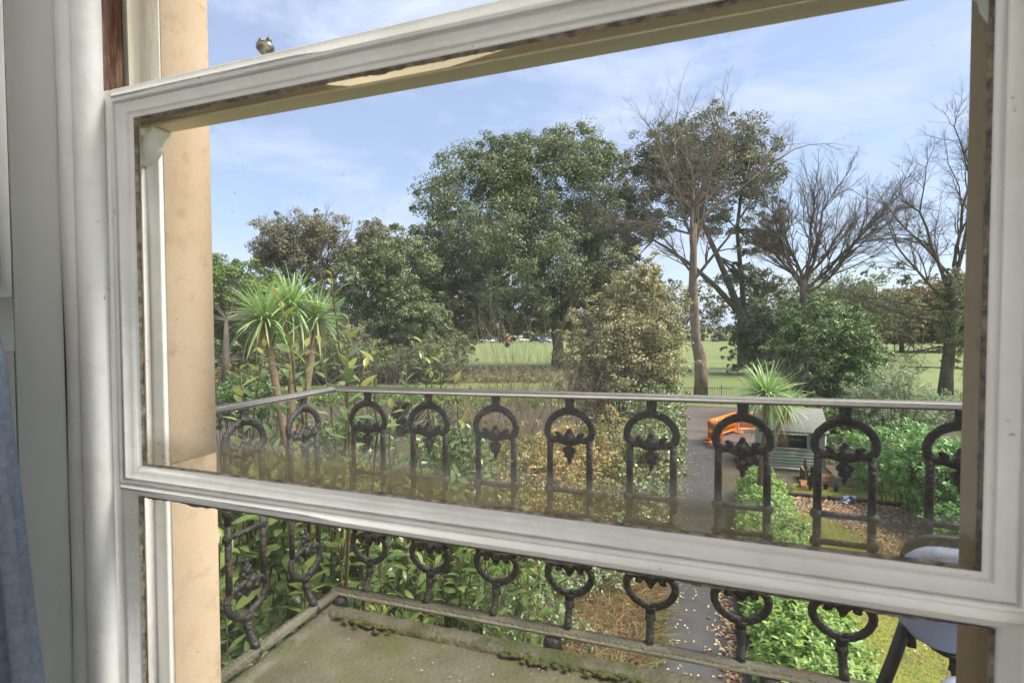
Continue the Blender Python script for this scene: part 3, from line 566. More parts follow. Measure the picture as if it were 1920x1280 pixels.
for x in xs:
    for j, (a, b) in enumerate(prof): V.append((x, YB+a+(rng.normal(0, 0.002) if j in (0, 1, 4) else 0), FLOOR+b+rng.normal(0, 0.0012)))
f = [(i*k+j, (i+1)*k+j, (i+1)*k+j+1, i*k+j+1) for i in range(len(xs)-1) for j in range(k-1)]
tilted(kb.add(V, f)).build('edge_kerb', 'kerb_stone', bal)
kb = MB(); ys = np.linspace(0.905, YB-0.10, 60); V = []; prof = [(0.05, -0.016), (0.045, -0.003), (0.03, 0.001), (0.0, 0.001), (-0.012, -0.01), (-0.014, -0.05)]
for y in ys:
    for j, (a, b) in enumerate(prof): V.append((XB+a+(rng.normal(0, 0.0015) if j < 2 else 0), y, FLOOR+b+rng.normal(0, 0.0008)))
f = [(i*k+j, i*k+j+1, (i+1)*k+j+1, (i+1)*k+j) for i in range(len(ys)-1) for j in range(k-1)]
tilted(kb.add(V, f)).build('edge_kerb', 'kerb_stone', bal)
mo = MB()                                   # moss cushions along the kerb: uncountable, one part
for i in range(2600):
    x = rng.uniform(XB+0.06, XE); dens = 0.30+0.55*math.sin(x*7.3+1.0)*math.sin(x*2.9+0.4)+0.25*math.sin(x*23)
    if rng.random() > dens: continue
    y = YB-0.102+(rng.normal(0, 0.010) if rng.random() < 0.6 else rng.uniform(0.0, 0.062)); r_ = rng.uniform(0.003, 0.0095)
    mo.ball((x, y, FLOOR-0.002+rng.uniform(-0.002, 0.003)), r_, 5, 4, (rng.uniform(1.0, 1.9), rng.uniform(0.9, 1.4), 0.45))
tilted(mo).build('moss', 'moss', bal, kind='stuff')
li = MB(); n = 260
p = np.stack([rng.uniform(XB+0.06, XE, n), rng.uniform(0.92, YB-0.05, n), np.full(n, FLOOR-0.005)], 1)
leaf_quads(li, p, rng.normal(size=(n, 3))*A([1, 1, 0.15]), A([[0, 0, 1.0]])+rng.normal(0, 0.2, (n, 3)), rng.uniform(0.004, 0.013, n), 0.005)
tilted(li).build('leaf_crumbs', 'pale_litter', bal, kind='stuff')

# railing
rl = thing('balcony_railing', 'black cast iron balcony railing of arched panels with rusty spots', 'railing', (XC, DR, ZB))
tr_ = MB()
tilted(tr_.box(XC-0.017, XE, DR-0.019, DR+0.019, ZT-0.020, ZT, bev=0.005)).build('top_rail', 'rail_top', rl)
tilted(MB().box(XC-0.017, XC+0.019, 0.905, DR-0.0195, ZT-0.0203, ZT-0.0003, bev=0.005)).build('top_rail', 'rail_top', rl)
tilted(MB().box(XB-0.019, XE, YB-0.019, YB+0.021, ZB-0.022, ZB, bev=0.004)).build('bottom_rail', 'rail_low', rl)
tilted(MB().box(XB-0.019, XB+0.019, 0.905, YB-0.0195, ZB-0.0223, ZB-0.0003, bev=0.004)).build('bottom_rail', 'rail_low', rl)
for x, y in ((XB+0.02, YB-0.016), (-0.42, YB-0.012), (0.20, YB-0.012), (0.82, YB-0.012), (1.44, YB-0.012), (XB+0.012, 1.0)):
    tilted(MB().tube([(x, y, FLOOR-0.02), (x, y, ZB-0.026), (x, y, ZB-0.0225)], [0.030, 0.026, 0.019], 10)).build('support_block', 'iron', rl)
# one panel, modelled in x (across), z (down from the rail), y = 0; y towards the house is negative
def panel_meshes():
    t_ = 0.62
    def half(mb, sg, zc):           # sg=1 upper half, -1 mirrored lower half
        def Q(x, z): return (x, 0, zc+sg*(z+0.335))
        mb.tube([Q(0, 0.0), Q(0, -0.016), Q(0, -0.030), Q(0, -0.042)], [0.0175, 0.0145, 0.0155, 0.026], 10, sq=(1, 0.62), ref=(0, 1, 0))
        for s in (-1, 1):
            pts = [(0.002, -0.040), (0.022, -0.044), (0.043, -0.054), (0.061, -0.071), (0.0705, -0.090), (0.0725, -0.105), (0.0685, -0.120), (0.059, -0.131), (0.046, -0.1345), (0.036, -0.129), (0.033, -0.119), (0.039, -0.1125), (0.0455, -0.116)]
            mb.tube([Q(s*x, z) for x, z in pts], [0.013, 0.0125, 0.0118, 0.0115, 0.0115, 0.0115, 0.0125, 0.0125, 0.011, 0.0095, 0.008, 0.007, 0.006], 8, sq=(1, 0.72), ref=(0, 1, 0))
            mb.tube([Q(s*0.0635, -0.128), Q(s*0.0640, -0.20), Q(s*0.0640, -0.336)], 0.0105, 8, sq=(1, 0.8), ref=(0, 1, 0))
            mb.ball(Q(s*0.067, -0.297), 0.0165, 8, 6, (0.95, 0.8, 1.0))
        mb.tube([Q(-0.064, -0.297), Q(0.064, -0.297)], 0.0088, 8, sq=(0.95, 1.0))
        return mb
    body = MB(); half(body, 1, -0.335); half(body, -1, -0.335)
    def orn(sg):
        mb = MB()
        def Q(x, z, y=0): return (x, y, -0.335+sg*(z+0.335))
        def flat(poly, th):
            P_ = [(x, -0.335+sg*(z+0.335)) for x, z in poly]; mb.prism(P_ if sg < 0 else P_, -th/2, th/2)
        flat([(-0.058, -0.138), (-0.045, -0.122), (-0.034, -0.113), (-0.026, -0.116), (-0.020, -0.123), (-0.012, -0.112), (-0.005, -0.100), (0.005, -0.100), (0.012, -0.112), (0.020, -0.123), (0.026, -0.116), (0.034, -0.113), (0.045, -0.122), (0.058, -0.138), (0.030, -0.145), (0.014, -0.150), (0, -0.152), (-0.014, -0.150), (-0.030, -0.145)][::-1], 0.011)
        mb.ball(Q(0, -0.104), 0.0085, 8, 6); mb.ball(Q(-0.0325, -0.118), 0.0095, 8, 6); mb.ball(Q(0.0325, -0.118), 0.0095, 8, 6)
        mb.ball(Q(0, -0.130, -0.006), 0.016, 8, 6, (1.0, 0.7, 1.0))
        mb.tube([Q(0, -0.14), Q(0, -0.165)], [0.011, 0.008], 8, sq=(1, 0.7), ref=(0, 1, 0))
        for x, z, r_ in ((-0.013, -0.166, 0.0095), (0.013, -0.166, 0.0095), (0, -0.174, 0.013), (-0.008, -0.182, 0.009), (0.008, -0.182, 0.009)): mb.ball(Q(x, z, -0.002), r_, 8, 6, (1, 0.65, 1.1))
        mb.tube([Q(0, -0.175), Q(0, -0.192), Q(0, -0.206)], [0.011, 0.008, 0.0055], 8, sq=(1, 0.65), ref=(0, 1, 0)); mb.ball(Q(0, -0.207), 0.0062, 8, 5)
        return mb
    foot = MB()
    foot.tube([(0, 0, -0.652), (0, -0.003, -0.672), (0, -0.012, -0.695), (0, -0.026, -0.716), (0, -0.035, -0.732)], [0.015, 0.0125, 0.0115, 0.0125, 0.013], 8)
    foot.ball((0, -0.037, -0.738), 0.018, 8, 6, (1, 1, 0.9))
    return body.mesh('railing_panel', 'iron', True), orn(1).mesh('leaf_ornament', 'iron', False), orn(-1).mesh('leaf_ornament', 'iron', False), foot.mesh('foot', 'iron', True)
pb, po1, po2, pf = panel_meshes()
def add_panel(x, y, rz):
    M_ = Matrix.Translation((x, y, ZT-0.0195+tl(x))) @ Matrix.Rotation(rz, 4, 'Z')
    b = bpy.data.objects.new('railing_panel', pb); sc.collection.objects.link(b); b.parent = rl
    b.matrix_basis = rl.matrix_world.inverted() @ M_; b.matrix_world = M_
    for nm, me in (('leaf_ornament', po1), ('leaf_ornament', po2), ('foot', pf)):
        c = bpy.data.objects.new(nm, me); sc.collection.objects.link(c); c.parent = b
zpan = ZT-0.0195
for i in range(13):
    x = (-0.7103+0.1579*i)*DR
    if x < XE-0.08: add_panel(x, DR, 0.0)
for y in (1.432, 1.182, 0.985): add_panel(XC, y, math.pi/2)

# folding chair on the balcony
ch = thing('folding_chair', 'dark framed folding chair with a blue padded back beside the railing', 'chair', (0.62, 1.15, FLOOR))
def rpad(mb, cx, cz, hw, hh, y0, y1, rc, lean, n=6):
    P_ = []
    for sx, sz, a0 in ((1, 1, 0), (-1, 1, 90), (-1, -1, 180), (1, -1, 270)):
        for i in range(n+1):
            a = rad(a0+90*i/n); P_.append((cx+sx*(hw-rc)+rc*math.cos(a), cz+sz*(hh-rc)+rc*math.sin(a)))
    k = len(P_); V = []
    for y, sc_ in ((y0, 0.90), (y0+0.008, 0.97), ((y0+y1)/2, 1.0), (y1-0.008, 0.97), (y1, 0.90)):
        for (x, z) in P_: V.append((cx+(x-cx)*sc_, y+lean*(z-cz), cz+(z-cz)*sc_))
    f = [tuple(range(k))[::-1], tuple(range(4*k, 5*k))]+[(i*k+j, i*k+(j+1) % k, (i+1)*k+(j+1) % k, (i+1)*k+j) for i in range(4) for j in range(k)]
    f = [q_[::-1] for q_ in f]
    return mb.add(V, f)
FZ = FLOOR-0.062
rpad(MB(), 0.60, FZ+0.545, 0.225, 0.095, 1.19, 1.235, 0.075, 0.12).build('back_pad', 'chair_pad', ch, True)
bt = MB(); pts = [(0.405, 1.21, FZ+0.44), (0.402, 1.235, FZ+0.58)]+[(0.455-0.053*math.cos(rad(a)), 1.243, FZ+0.605+0.045*math.sin(rad(a))) for a in (0, 30, 60, 90)]+[(0.745+0.053*math.sin(rad(a)), 1.243, FZ+0.605+0.045*math.cos(rad(a))) for a in (0, 30, 60, 90)]+[(0.798, 1.235, FZ+0.58), (0.795, 1.21, FZ+0.44)]
bt.tube(pts, 0.0095, 8, sq=(1, 1)); bt.build('back_frame', 'chair_frame', ch, True)
sp = MB(); rpad(sp, 0.62, 0.0, 0.20, 0.15, -0.022, 0.022, 0.06, 0); sp.xf(Matrix.Translation((0, 1.03, FZ+0.405)) @ Matrix.Rotation(rad(-90), 4, 'X')); sp.build('seat_pad', 'chair_pad', ch, True)
for pts in ([(0.402, 1.215, FZ+0.50), (0.375, 1.20, FZ+0.42), (0.245, 1.14, FLOOR+0.01)], [(0.80, 1.215, FZ+0.50), (0.80, 1.20, FZ+0.42), (0.74, 1.30, FLOOR+0.01)], [(0.43, 1.17, FZ+0.39), (0.52, 1.05, FZ+0.2), (0.58, 0.95, FLOOR+0.01)], [(0.80, 1.17, FZ+0.39), (0.86, 1.05, FZ+0.2), (0.92, 0.95, FLOOR+0.01)]):
    MB().tube(pts, 0.012, 8).build('leg', 'chair_frame', ch, True)

# ================================================================== TREES
def blob_tree(name, label, base, trunk, lobes, n, Ln, Wd, lm, bm, R, limb_r=0.25, cat='tree', group=None, **kw):
    t = thing(name, label, cat, base, 0, group)
    mb = MB(); cc = cloud(mb, lobes, n, Ln, Wd, R, **kw); mb.build('crown', lm, t)
    tm = MB()
    for pts, rr in trunk: tm.tube(pts, rr, 10)
    S_ = []; last = A(trunk[0][0][-1], float); starts = [A(p_, float) for pts, rr in trunk for p_ in pts[len(pts)//2:]]
    for c in cc[R.choice(len(cc), min(len(cc), 110), replace=False)]:
        s0 = starts[int(np.argmin([np.linalg.norm(c-q_) for q_ in starts]))]; mid = (s0*0.5+c*0.5)+R.normal(0, 0.08, 3)*np.linalg.norm(c-s0)
        mid[2] -= 0.05*np.linalg.norm(c-s0); S_ += [(*s0, *mid, limb_r*0.6, limb_r*0.35), (*mid, *c, limb_r*0.35, limb_r*0.1)]
    segs_mesh(tm, S_, 5); tm.build('trunk', bm, t, True); return t
def lobes_from(px, dep, dscale=1.0, R=rng, jd=3.0):      # (x, y, rx, ry) seen at depth dep -> ellipsoids with real thickness
    out_ = []
    for q_ in px:
        x, y, rx, ry = q_[:4]; dd = dep+(q_[4] if len(q_) > 4 else 0.0); c = at(x, y, dd); s_ = dd/FPX
        out_.append((c[0], c[1], c[2], rx*s_, (rx+ry)/2*s_*dscale, ry*s_))
    return out_
R = np.random.default_rng(3)
# great holm oak
ob = at(1045, 690, 60.0); ob[2] = -0.05
ol = lobes_from([(905, 400, 110, 120), (1040, 360, 125, 112), (850, 470, 82, 95, -3), (1115, 400, 70, 115), (960, 470, 120, 110, -4), (1060, 500, 100, 75, -1), (880, 560, 90, 48, -4), (985, 575, 70, 40, -2), (820, 590, 60, 50, -3), (900, 605, 62, 40, -2), (790, 550, 55, 70, -4), (850, 620, 70, 30, -3), (960, 615, 50, 26, 2), (1060, 560, 80, 50, 3), (1140, 540, 50, 60, 5), (1000, 600, 50, 26, 0), (1110, 560, 60, 50, 2), (1080, 590, 40, 30, 2), (1150, 480, 55, 75, 2), (935, 320, 70, 62), (1085, 292, 60, 48), (805, 500, 48, 70, -2), (1010, 300, 60, 50)], 60, 0.85)
blob_tree('holm_oak', 'huge dense dark green evergreen oak standing alone on the field', tuple(ob), [([ob, ob+A([0.1, 0, 2.5]), ob+A([-0.3, 0.2, 5.5]), ob+A([-1.2, 0, 9.5]), ob+A([-3.0, 0, 13])], [0.85, 0.62, 0.55, 0.45, 0.25]), ([ob+A([0, 0, 4.0]), ob+A([1.5, 0.5, 8]), ob+A([3.5, 0, 12])], [0.45, 0.35, 0.2])],
          ol, 215000, 0.29, 0.165, 'oak_leaf', 'bark_dark', R, 0.28, clump=(0.12, 0.30), per=110, shell=0.55, nout=1.1, nran=0.45)
# olive evergreen to its left
wb = at(690, 700, 52.0); wb[2] = -0.05
blob_tree('evergreen_oak', 'olive green spreading evergreen left of the huge dark oak', tuple(wb), [([wb, wb+A([0.2, 0, 3]), wb+A([0.5, 0, 7])], [0.5, 0.4, 0.25])],
          lobes_from([(760, 510, 62, 78), (720, 480, 40, 40), (690, 530, 70, 62), (800, 620, 55, 40, -1), (850, 640, 45, 28, 2), (660, 590, 50, 50), (735, 590, 70, 55), (790, 600, 50, 45, -2), (640, 570, 30, 40), (700, 640, 55, 42, -2), (650, 650, 40, 40, -3), (775, 640, 40, 30, -1)], 50, 0.9), 52000, 0.27, 0.15, 'olive_tree', 'bark_dark', R, 0.18, clump=(0.14, 0.34), per=90, shell=0.5, nout=1.1, nran=0.4)
# bright green tree by the left wall
gb = at(425, 790, 38.0); gb[2] = -0.05
blob_tree('leafy_tree', 'bright green leafy tree behind the three headed cabbage palm', tuple(gb), [([gb, gb+A([0, 0, 2.5]), gb+A([0.2, 0, 5.5])], [0.32, 0.26, 0.15])],
          lobes_from([(450, 545, 60, 55), (510, 560, 48, 45), (400, 560, 60, 70), (440, 610, 60, 45), (350, 560, 60, 70), (520, 600, 45, 40), (430, 505, 22, 20), (420, 660, 40, 34), (480, 655, 40, 28)], 40, 0.9), 42000, 0.20, 0.12, 'green_tree', 'bark_dark', R, 0.14, clump=(0.14, 0.34), per=80, shell=0.55, nout=1.0, nran=0.45)
# leaning holm oak behind the bare tree
lb_ = at(1395, 668, 60.0); lb_[2] = -0.05
def W_(x, y, d=58): return at(x, y, d)
blob_tree('leaning_oak', 'evergreen oak with several dark leaning stems behind the bare sycamore', tuple(lb_),
          [([lb_, W_(1392, 600), W_(1370, 540), W_(1345, 480), W_(1318, 420), W_(1300, 370)], [0.75, 0.55, 0.36, 0.30, 0.24, 0.15]), ([W_(1385, 585), W_(1340, 535), W_(1300, 500), W_(1255, 468), W_(1225, 450)], [0.34, 0.28, 0.22, 0.16, 0.1]), ([W_(1395, 580), W_(1388, 500), W_(1382, 430), W_(1390, 360), W_(1400, 300)], [0.3, 0.25, 0.21, 0.17, 0.1])],
          lobes_from([(1300, 265, 80, 52), (1385, 270, 62, 48), (1245, 300, 68, 55), (1420, 330, 42, 55), (1330, 335, 105, 50), (1205, 350, 45, 55), (1440, 415, 34, 42), (1425, 455, 42, 26), (1270, 390, 55, 38), (1185, 430, 28, 50, 2), (1345, 405, 50, 36), (1395, 520, 45, 26), (1440, 540, 30, 22), (1215, 420, 40, 32), (1450, 470, 26, 14)], 58, 0.8), 66000, 0.30, 0.17, 'oak_leaf_brown', 'bark_dark', R, 0.2, clump=(0.16, 0.36), per=60, shell=0.8, gap=0.55, nout=1.0, nran=0.45)
# ivy-grown trees far left, bare twigs above
SP = dict(n=[3, 3, 3, 3], tap=[0.6, 0.6, 0.55, 0.4], wob=[0.10, 0.14, 0.18, 0.2], up=[0.05, 0.06, 0.06, 0.05], start=[0.34, 0.34, 0.34, 0], kids=[1.0, 1.1, 1.2, 0], ang=[0.55, 0.6, 0.6, 0.6], ratio=[0.62, 0.6, 0.6, 0.6], rr=[0.6, 0.55, 0.55, 0.5], max=3)
def twiggy(t, starts, spec, R, bm, tm_, sides=(8, 6, 4, 3, 3, 3), extra=()):
    out_ = [[] for _ in range(6)]; tips = []
    for p_, d_, ln, r_ in starts: grow(A(p_, float), unit(A(d_, float)), ln, r_, 0, spec, out_, tips, R)
    mb = MB()
    for pts, rr in extra: mb.tube(pts, rr, 12)
    for l in (0, 1): segs_mesh(mb, out_[l], sides[l])
    mb.build('trunk', bm, t, True)
    mb = MB()
    for l in range(2, 6): segs_mesh(mb, out_[l], sides[l])
    mb.build('twigs', tm_, t); return tips, out_
for i, (x, lob, lab) in enumerate(((570, [(560, 440, 62, 45), (510, 455, 45, 42), (620, 445, 50, 45), (545, 490, 60, 40), (610, 510, 50, 40), (500, 490, 30, 30)], 'far ivy clad tree with a bare rounded twiggy top behind the cabbage palm'), (690, [(690, 455, 40, 42), (730, 470, 34, 38), (665, 490, 40, 38), (720, 510, 40, 36)], 'far ivy clad tree tucked between the twiggy topped tree and the huge oak'))):
    b = at(x, 680, 76); b[2] = -0.05; t = thing('ivy_clad_tree', lab, 'tree', tuple(b))
    mb = MB(); cc = cloud(mb, lobes_from(lob, 76, 0.8), 32000 if i == 0 else 20000, 0.34, 0.2, R, clump=(0.16, 0.36), per=50, shell=0.85, gap=0.45, nout=1.0, nran=0.45); mb.build('crown', 'ivy_far', t)
    st = [(b+A([0, 0, 3]), (-0.5, 0, 1), 9.0, 0.3), (b+A([0, 0, 3]), (0.05, 0.2, 1), 9.8, 0.32), (b+A([0, 0, 3]), (0.5, 0, 1), 9.0, 0.3), (b+A([0, 0, 5]), (-0.25, 0, 1), 9.2, 0.28), (b+A([0, 0, 5]), (0.3, 0.1, 1), 8.8, 0.28), (b+A([0, 0, 6]), (0.0, 0.1, 1), 9.4, 0.26)]
    if i: st = [(p_, d_, l_*0.8, r_*0.8) for p_, d_, l_, r_ in st]
    twiggy(t, st, SP, R, 'bark_dark', 'twig_dark', extra=[([b, b+A([0, 0, 3.2]), b+A([0.1, 0, 5.2])], [0.6, 0.5, 0.4])])
# bare sycamore on the field edge
SB = dict(n=[5, 4, 4, 3, 3], tap=[0.45, 0.5, 0.5, 0.55, 0.6], wob=[0.10, 0.15, 0.19, 0.22, 0.22], up=[0.02, 0.01, 0.02, 0.03, 0.03], start=[0.2, 0.25, 0.25, 0.3, 0], kids=[1.25, 1.05, 1.05, 1.0, 0], ang=[0.62, 0.66, 0.68, 0.66, 0.6], ratio=[0.56, 0.60, 0.62, 0.62, 0.5], rr=[0.58, 0.58, 0.60, 0.62, 0.5], max=4)
bb = at(1314, 742, 36.5); bb[2] = -0.05
def B_(x, y, d=36.5): return at(x, y, d)
t = thing('bare_sycamore', 'tall bare sycamore with a pale brown trunk and swollen knot at the field edge', 'tree', tuple(bb))
twiggy(t, [(B_(1300, 480), (-0.03, 0, 1), 5.94, 0.17), (B_(1300, 515), (-0.6, 0.1, 0.7), 4.14, 0.10), (B_(1305, 520), (0.62, -0.1, 0.8), 5.58, 0.12), (B_(1302, 470), (0.35, 0.2, 1), 5.94, 0.11), (B_(1300, 450), (-0.45, -0.3, 1), 6.9, 0.11), (B_(1300, 420), (0.10, -0.3, 1), 5.22, 0.11), (B_(1300, 430), (0.85, 0.1, 0.95), 6.84, 0.11), (B_(1301, 400), (-0.6, 0.2, 1.0), 6.6, 0.10), (B_(1301, 390), (0.4, -0.2, 1), 5.04, 0.10), (B_(1301, 440), (-0.8, 0.1, 0.5), 4.6, 0.09), (B_(1305, 650), (-0.9, 0.2, 0.25), 1.6, 0.04)],
       SB, np.random.default_rng(5), 'bark_pale', 'twig', extra=[([bb, B_(1315, 700), B_(1312, 665), B_(1305, 640), B_(1303, 600), B_(1299, 540), B_(1300, 480), B_(1302, 420)], [0.50, 0.43, 0.42, 0.33, 0.31, 0.29, 0.24, 0.19])])
MB().ball(B_(1322, 692), 0.30, 10, 7, (0.9, 0.9, 1.2)).build('trunk_knot', 'bark_pale', t, True); MB().ball(B_(1302, 652), 0.16, 8, 6).build('trunk_knot', 'bark_pale', t, True)
# bare fan shaped tree
SF = dict(n=[6, 5, 4, 3], tap=[0.5, 0.5, 0.5, 0.5], wob=[0.11, 0.15, 0.17, 0.18], up=[0.03, 0.05, 0.06, 0.06], start=[0.15, 0.2, 0.25, 0], kids=[1.4, 1.6, 1.6, 0], ang=[0.45, 0.48, 0.5, 0.5], ratio=[0.58, 0.58, 0.58, 0.5], rr=[0.6, 0.6, 0.6, 0.5], max=3)
fb = at(1508, 690, 50); fb[2] = -0.05
def F_(x, y, d=50): return at(x, y, d)
t = thing('bare_fan_tree', 'bare dark tree whose branches fan out above the round green shrub', 'tree', tuple(fb))
twiggy(t, [(F_(1506, 535), (-0.35, 0, 1), 6.6, 0.15), (F_(1506, 535), (0.05, 0.2, 1), 7.4, 0.17), (F_(1507, 540), (0.45, 0, 1), 8.2, 0.17), (F_(1508, 545), (0.8, -0.1, 0.8), 8.6, 0.16), (F_(1508, 550), (1.0, 0.1, 0.5), 7.6, 0.14), (F_(1504, 540), (-0.6, 0.1, 0.9), 5.0, 0.12), (F_(1506, 530), (0.25, -0.2, 1), 7.8, 0.14), (F_(1506, 530), (0.6, 0.3, 1), 7.6, 0.13)],
       SF, np.random.default_rng(9), 'bark_dark', 'twig_dark', extra=[([fb, F_(1507, 620), F_(1506, 570), F_(1506, 525)], [0.42, 0.36, 0.33, 0.26])])
# ivy clad bare tree near the right stone jamb
rb_ = at(1772, 748, 36.0); rb_[2] = -0.05
def R_(x, y, d=36): return at(x, y, d)
t = thing('ivy_trunk_tree', 'bare tree with ivy round its trunk and low horizontal branches', 'tree', tuple(rb_))
twiggy(t, [(R_(1785, 560), (-0.25, 0, 1), 6.6, 0.15), (R_(1788, 540), (0.15, 0.1, 1), 7.4, 0.16), (R_(1785, 570), (-0.75, 0, 0.7), 5.4, 0.12), (R_(1786, 590), (0.7, 0, 0.7), 6.0, 0.12), (R_(1783, 610), (-1.0, -0.1, 0.28), 4.3, 0.09), (R_(1785, 520), (-0.45, 0.2, 1), 5.94, 0.11), (R_(1780, 650), (-1.0, -0.2, 0.02), 3.2, 0.06), (R_(1778, 690), (-1.0, -0.1, -0.05), 2.6, 0.05), (R_(1780, 690), (1.0, -0.1, -0.1), 2.6, 0.05), (R_(1782, 640), (1.0, 0, 0.1), 3.0, 0.06), (R_(1788, 500), (0.05, -0.1, 1), 6.5, 0.12), (R_(1785, 580), (-1.0, 0.1, 0.15), 4.4, 0.08)],
       dict(SB, kids=[1.45, 1.3, 1.35, 1.3, 0]), np.random.default_rng(21), 'bark_dark', 'twig_dark', extra=[([rb_, R_(1775, 700), R_(1782, 640), R_(1786, 580), R_(1788, 520)], [0.48, 0.38, 0.34, 0.30, 0.2])])
mb = MB(); cloud(mb, lobes_from([(1787, 600, 26, 55), (1783, 655, 18, 30), (1790, 540, 22, 35)], 36, 1.0), 5200, 0.15, 0.10, R, per=22, shell=0.5); mb.build('ivy', 'olive_tree', t)
# dark conifer bush under the leaning oak, domed evergreens and brown thicket behind
for nm, lab, px, d, n, ln, lm in (('dark_bush', 'dark tangled evergreen bush at the foot of the leaning oak', [(1420, 620, 50, 45), (1400, 655, 38, 30), (1455, 600, 40, 40), (1440, 660, 45, 35), (1375, 690, 20, 10)], 52, 12000, 0.24, 'conifer'),
                           ('domed_evergreen', 'broad domed dark evergreen behind the bare fan tree', [(1560, 575, 110, 66), (1500, 590, 60, 55), (1640, 590, 70, 50)], 78, 16000, 0.42, 'olive_tree'),
                           ('brown_thicket', 'brown leafless thicket along the far side of the field behind the ivy trunk', [(1690, 585, 50, 42), (1750, 578, 50, 50), (1810, 580, 45, 52), (1640, 605, 30, 22), (1700, 622, 60, 20), (1780, 622, 60, 22), (1630, 625, 40, 16)], 95, 42000, 0.45, 'thicket')):
    b = at(px[0][0], 690, d); b[2] = -0.05; c2 = at(px[0][0], px[0][1], d)
    blob_tree(nm, lab, tuple(b), [([b, (b+c2)/2, c2], [0.4, 0.3, 0.15])], lobes_from(px, d, 0.9), n, ln, ln*0.5, lm, 'bark_dark', R, 0.12, 'bush', per=26, shell=0.9)
t = bpy.data.objects['brown_thicket']; b = at(1715, 650, 93); b[2] = 0
S_, out_, tips = None, [[] for _ in range(6)], []
for i in range(16):
    p_ = at(1630+12*i, 640, 92+R.uniform(-4, 4)); p_[2] = 0
    grow(p_, unit(A([R.normal(0, 0.3), 0, 1])), 4.6, 0.10, 0, SP, out_, tips, R)
mb = MB()
for l in range(4): segs_mesh(mb, out_[l], 3)
mb.build('twigs', 'twig', t)
# far wood along the horizon: one mass
fw = MB(); lob = []
for i in range(90):
    x = -260+560*i/89+R.uniform(-4, 4); y = 185+R.uniform(-14, 25)+0.05*x; h = R.uniform(13, 21)*(1.0+0.3*(x < -90)); lob.append((x, y, h*0.52, R.uniform(5, 9), R.uniform(5, 8), h*0.55))

for i in range(80):
    x = -250+540*i/79+R.uniform(-3, 3); lob.append((x, 168+R.uniform(-5, 8)+0.05*x, 1.6, R.uniform(3.5, 6), 3.0, R.uniform(1.8, 3.6)))
cloud(fw, lob, 120000, 1.15, 0.8, R, clump=(0.16, 0.32), per=24, shell=0.5); o = fw.build('far_wood', 'far_wood'); o['kind'] = 'stuff'
tag(o, 'line of grey green trees closing off the far side of the field', 'woodland')

# ================================================================== GARDEN PLANTS
# leaf templates (base at origin, along +x, face up +z)
def leaf_template(Ln, Wd, nseg, bend, fold=0.18, wpow=1.0):
    V = []; F_l = []
    for i in range(nseg+1):
        t = i/nseg; wv = Wd*0.5*max(0.02, math.sin(math.pi*min(1, 0.06+t*0.94))**wpow); z = -bend*Ln*t*t
        x = Ln*(t-0.25*abs(bend)*t*t)
        V += [(x, wv, z+fold*wv), (x, 0, z), (x, -wv, z+fold*wv)]
    for i in range(nseg):
        a = i*3; F_l += [(a, a+1, a+4, a+3), (a+1, a+2, a+5, a+4)]
    return A(V), A([q_[::-1] for q_ in F_l])
def inst(mb, tp, pos, ax, nr, s_):
    V, F_l = tp; ax = unit(ax); sd_ = unit(np.cross(nr, ax)); nr = np.cross(ax, sd_); m = len(V); n = len(pos)
    s_ = np.broadcast_to(s_, n)[:, None, None]
    W = pos[:, None]+s_*(V[None, :, 0:1]*ax[:, None]+V[None, :, 1:2]*sd_[:, None]+V[None, :, 2:3]*nr[:, None])
    mb.add(W, (np.arange(n)[:, None, None]*m+F_l[None]).reshape(-1, 4))
def leaf_objects(parent, name, me, pos, ax, nr, s_):      # single leaves as parts that share one mesh
    ax = unit(ax); sd_ = unit(np.cross(nr, ax)); nr = np.cross(ax, sd_); inv = parent.matrix_world.inverted()
    for i in range(len(pos)):
        k = float(s_[i]); M_ = Matrix(((ax[i][0]*k, sd_[i][0]*k, nr[i][0]*k, pos[i][0]), (ax[i][1]*k, sd_[i][1]*k, nr[i][1]*k, pos[i][1]), (ax[i][2]*k, sd_[i][2]*k, nr[i][2]*k, pos[i][2]), (0, 0, 0, 1)))
        o = bpy.data.objects.new(name, me); sc.collection.objects.link(o); o.parent = parent; o.matrix_basis = inv @ M_; o.matrix_world = M_
def tmesh(tp, m): return MB().add(tp[0], tp[1]).mesh('leaf', m, True)
CAM = A([0, 0, CAMZ])

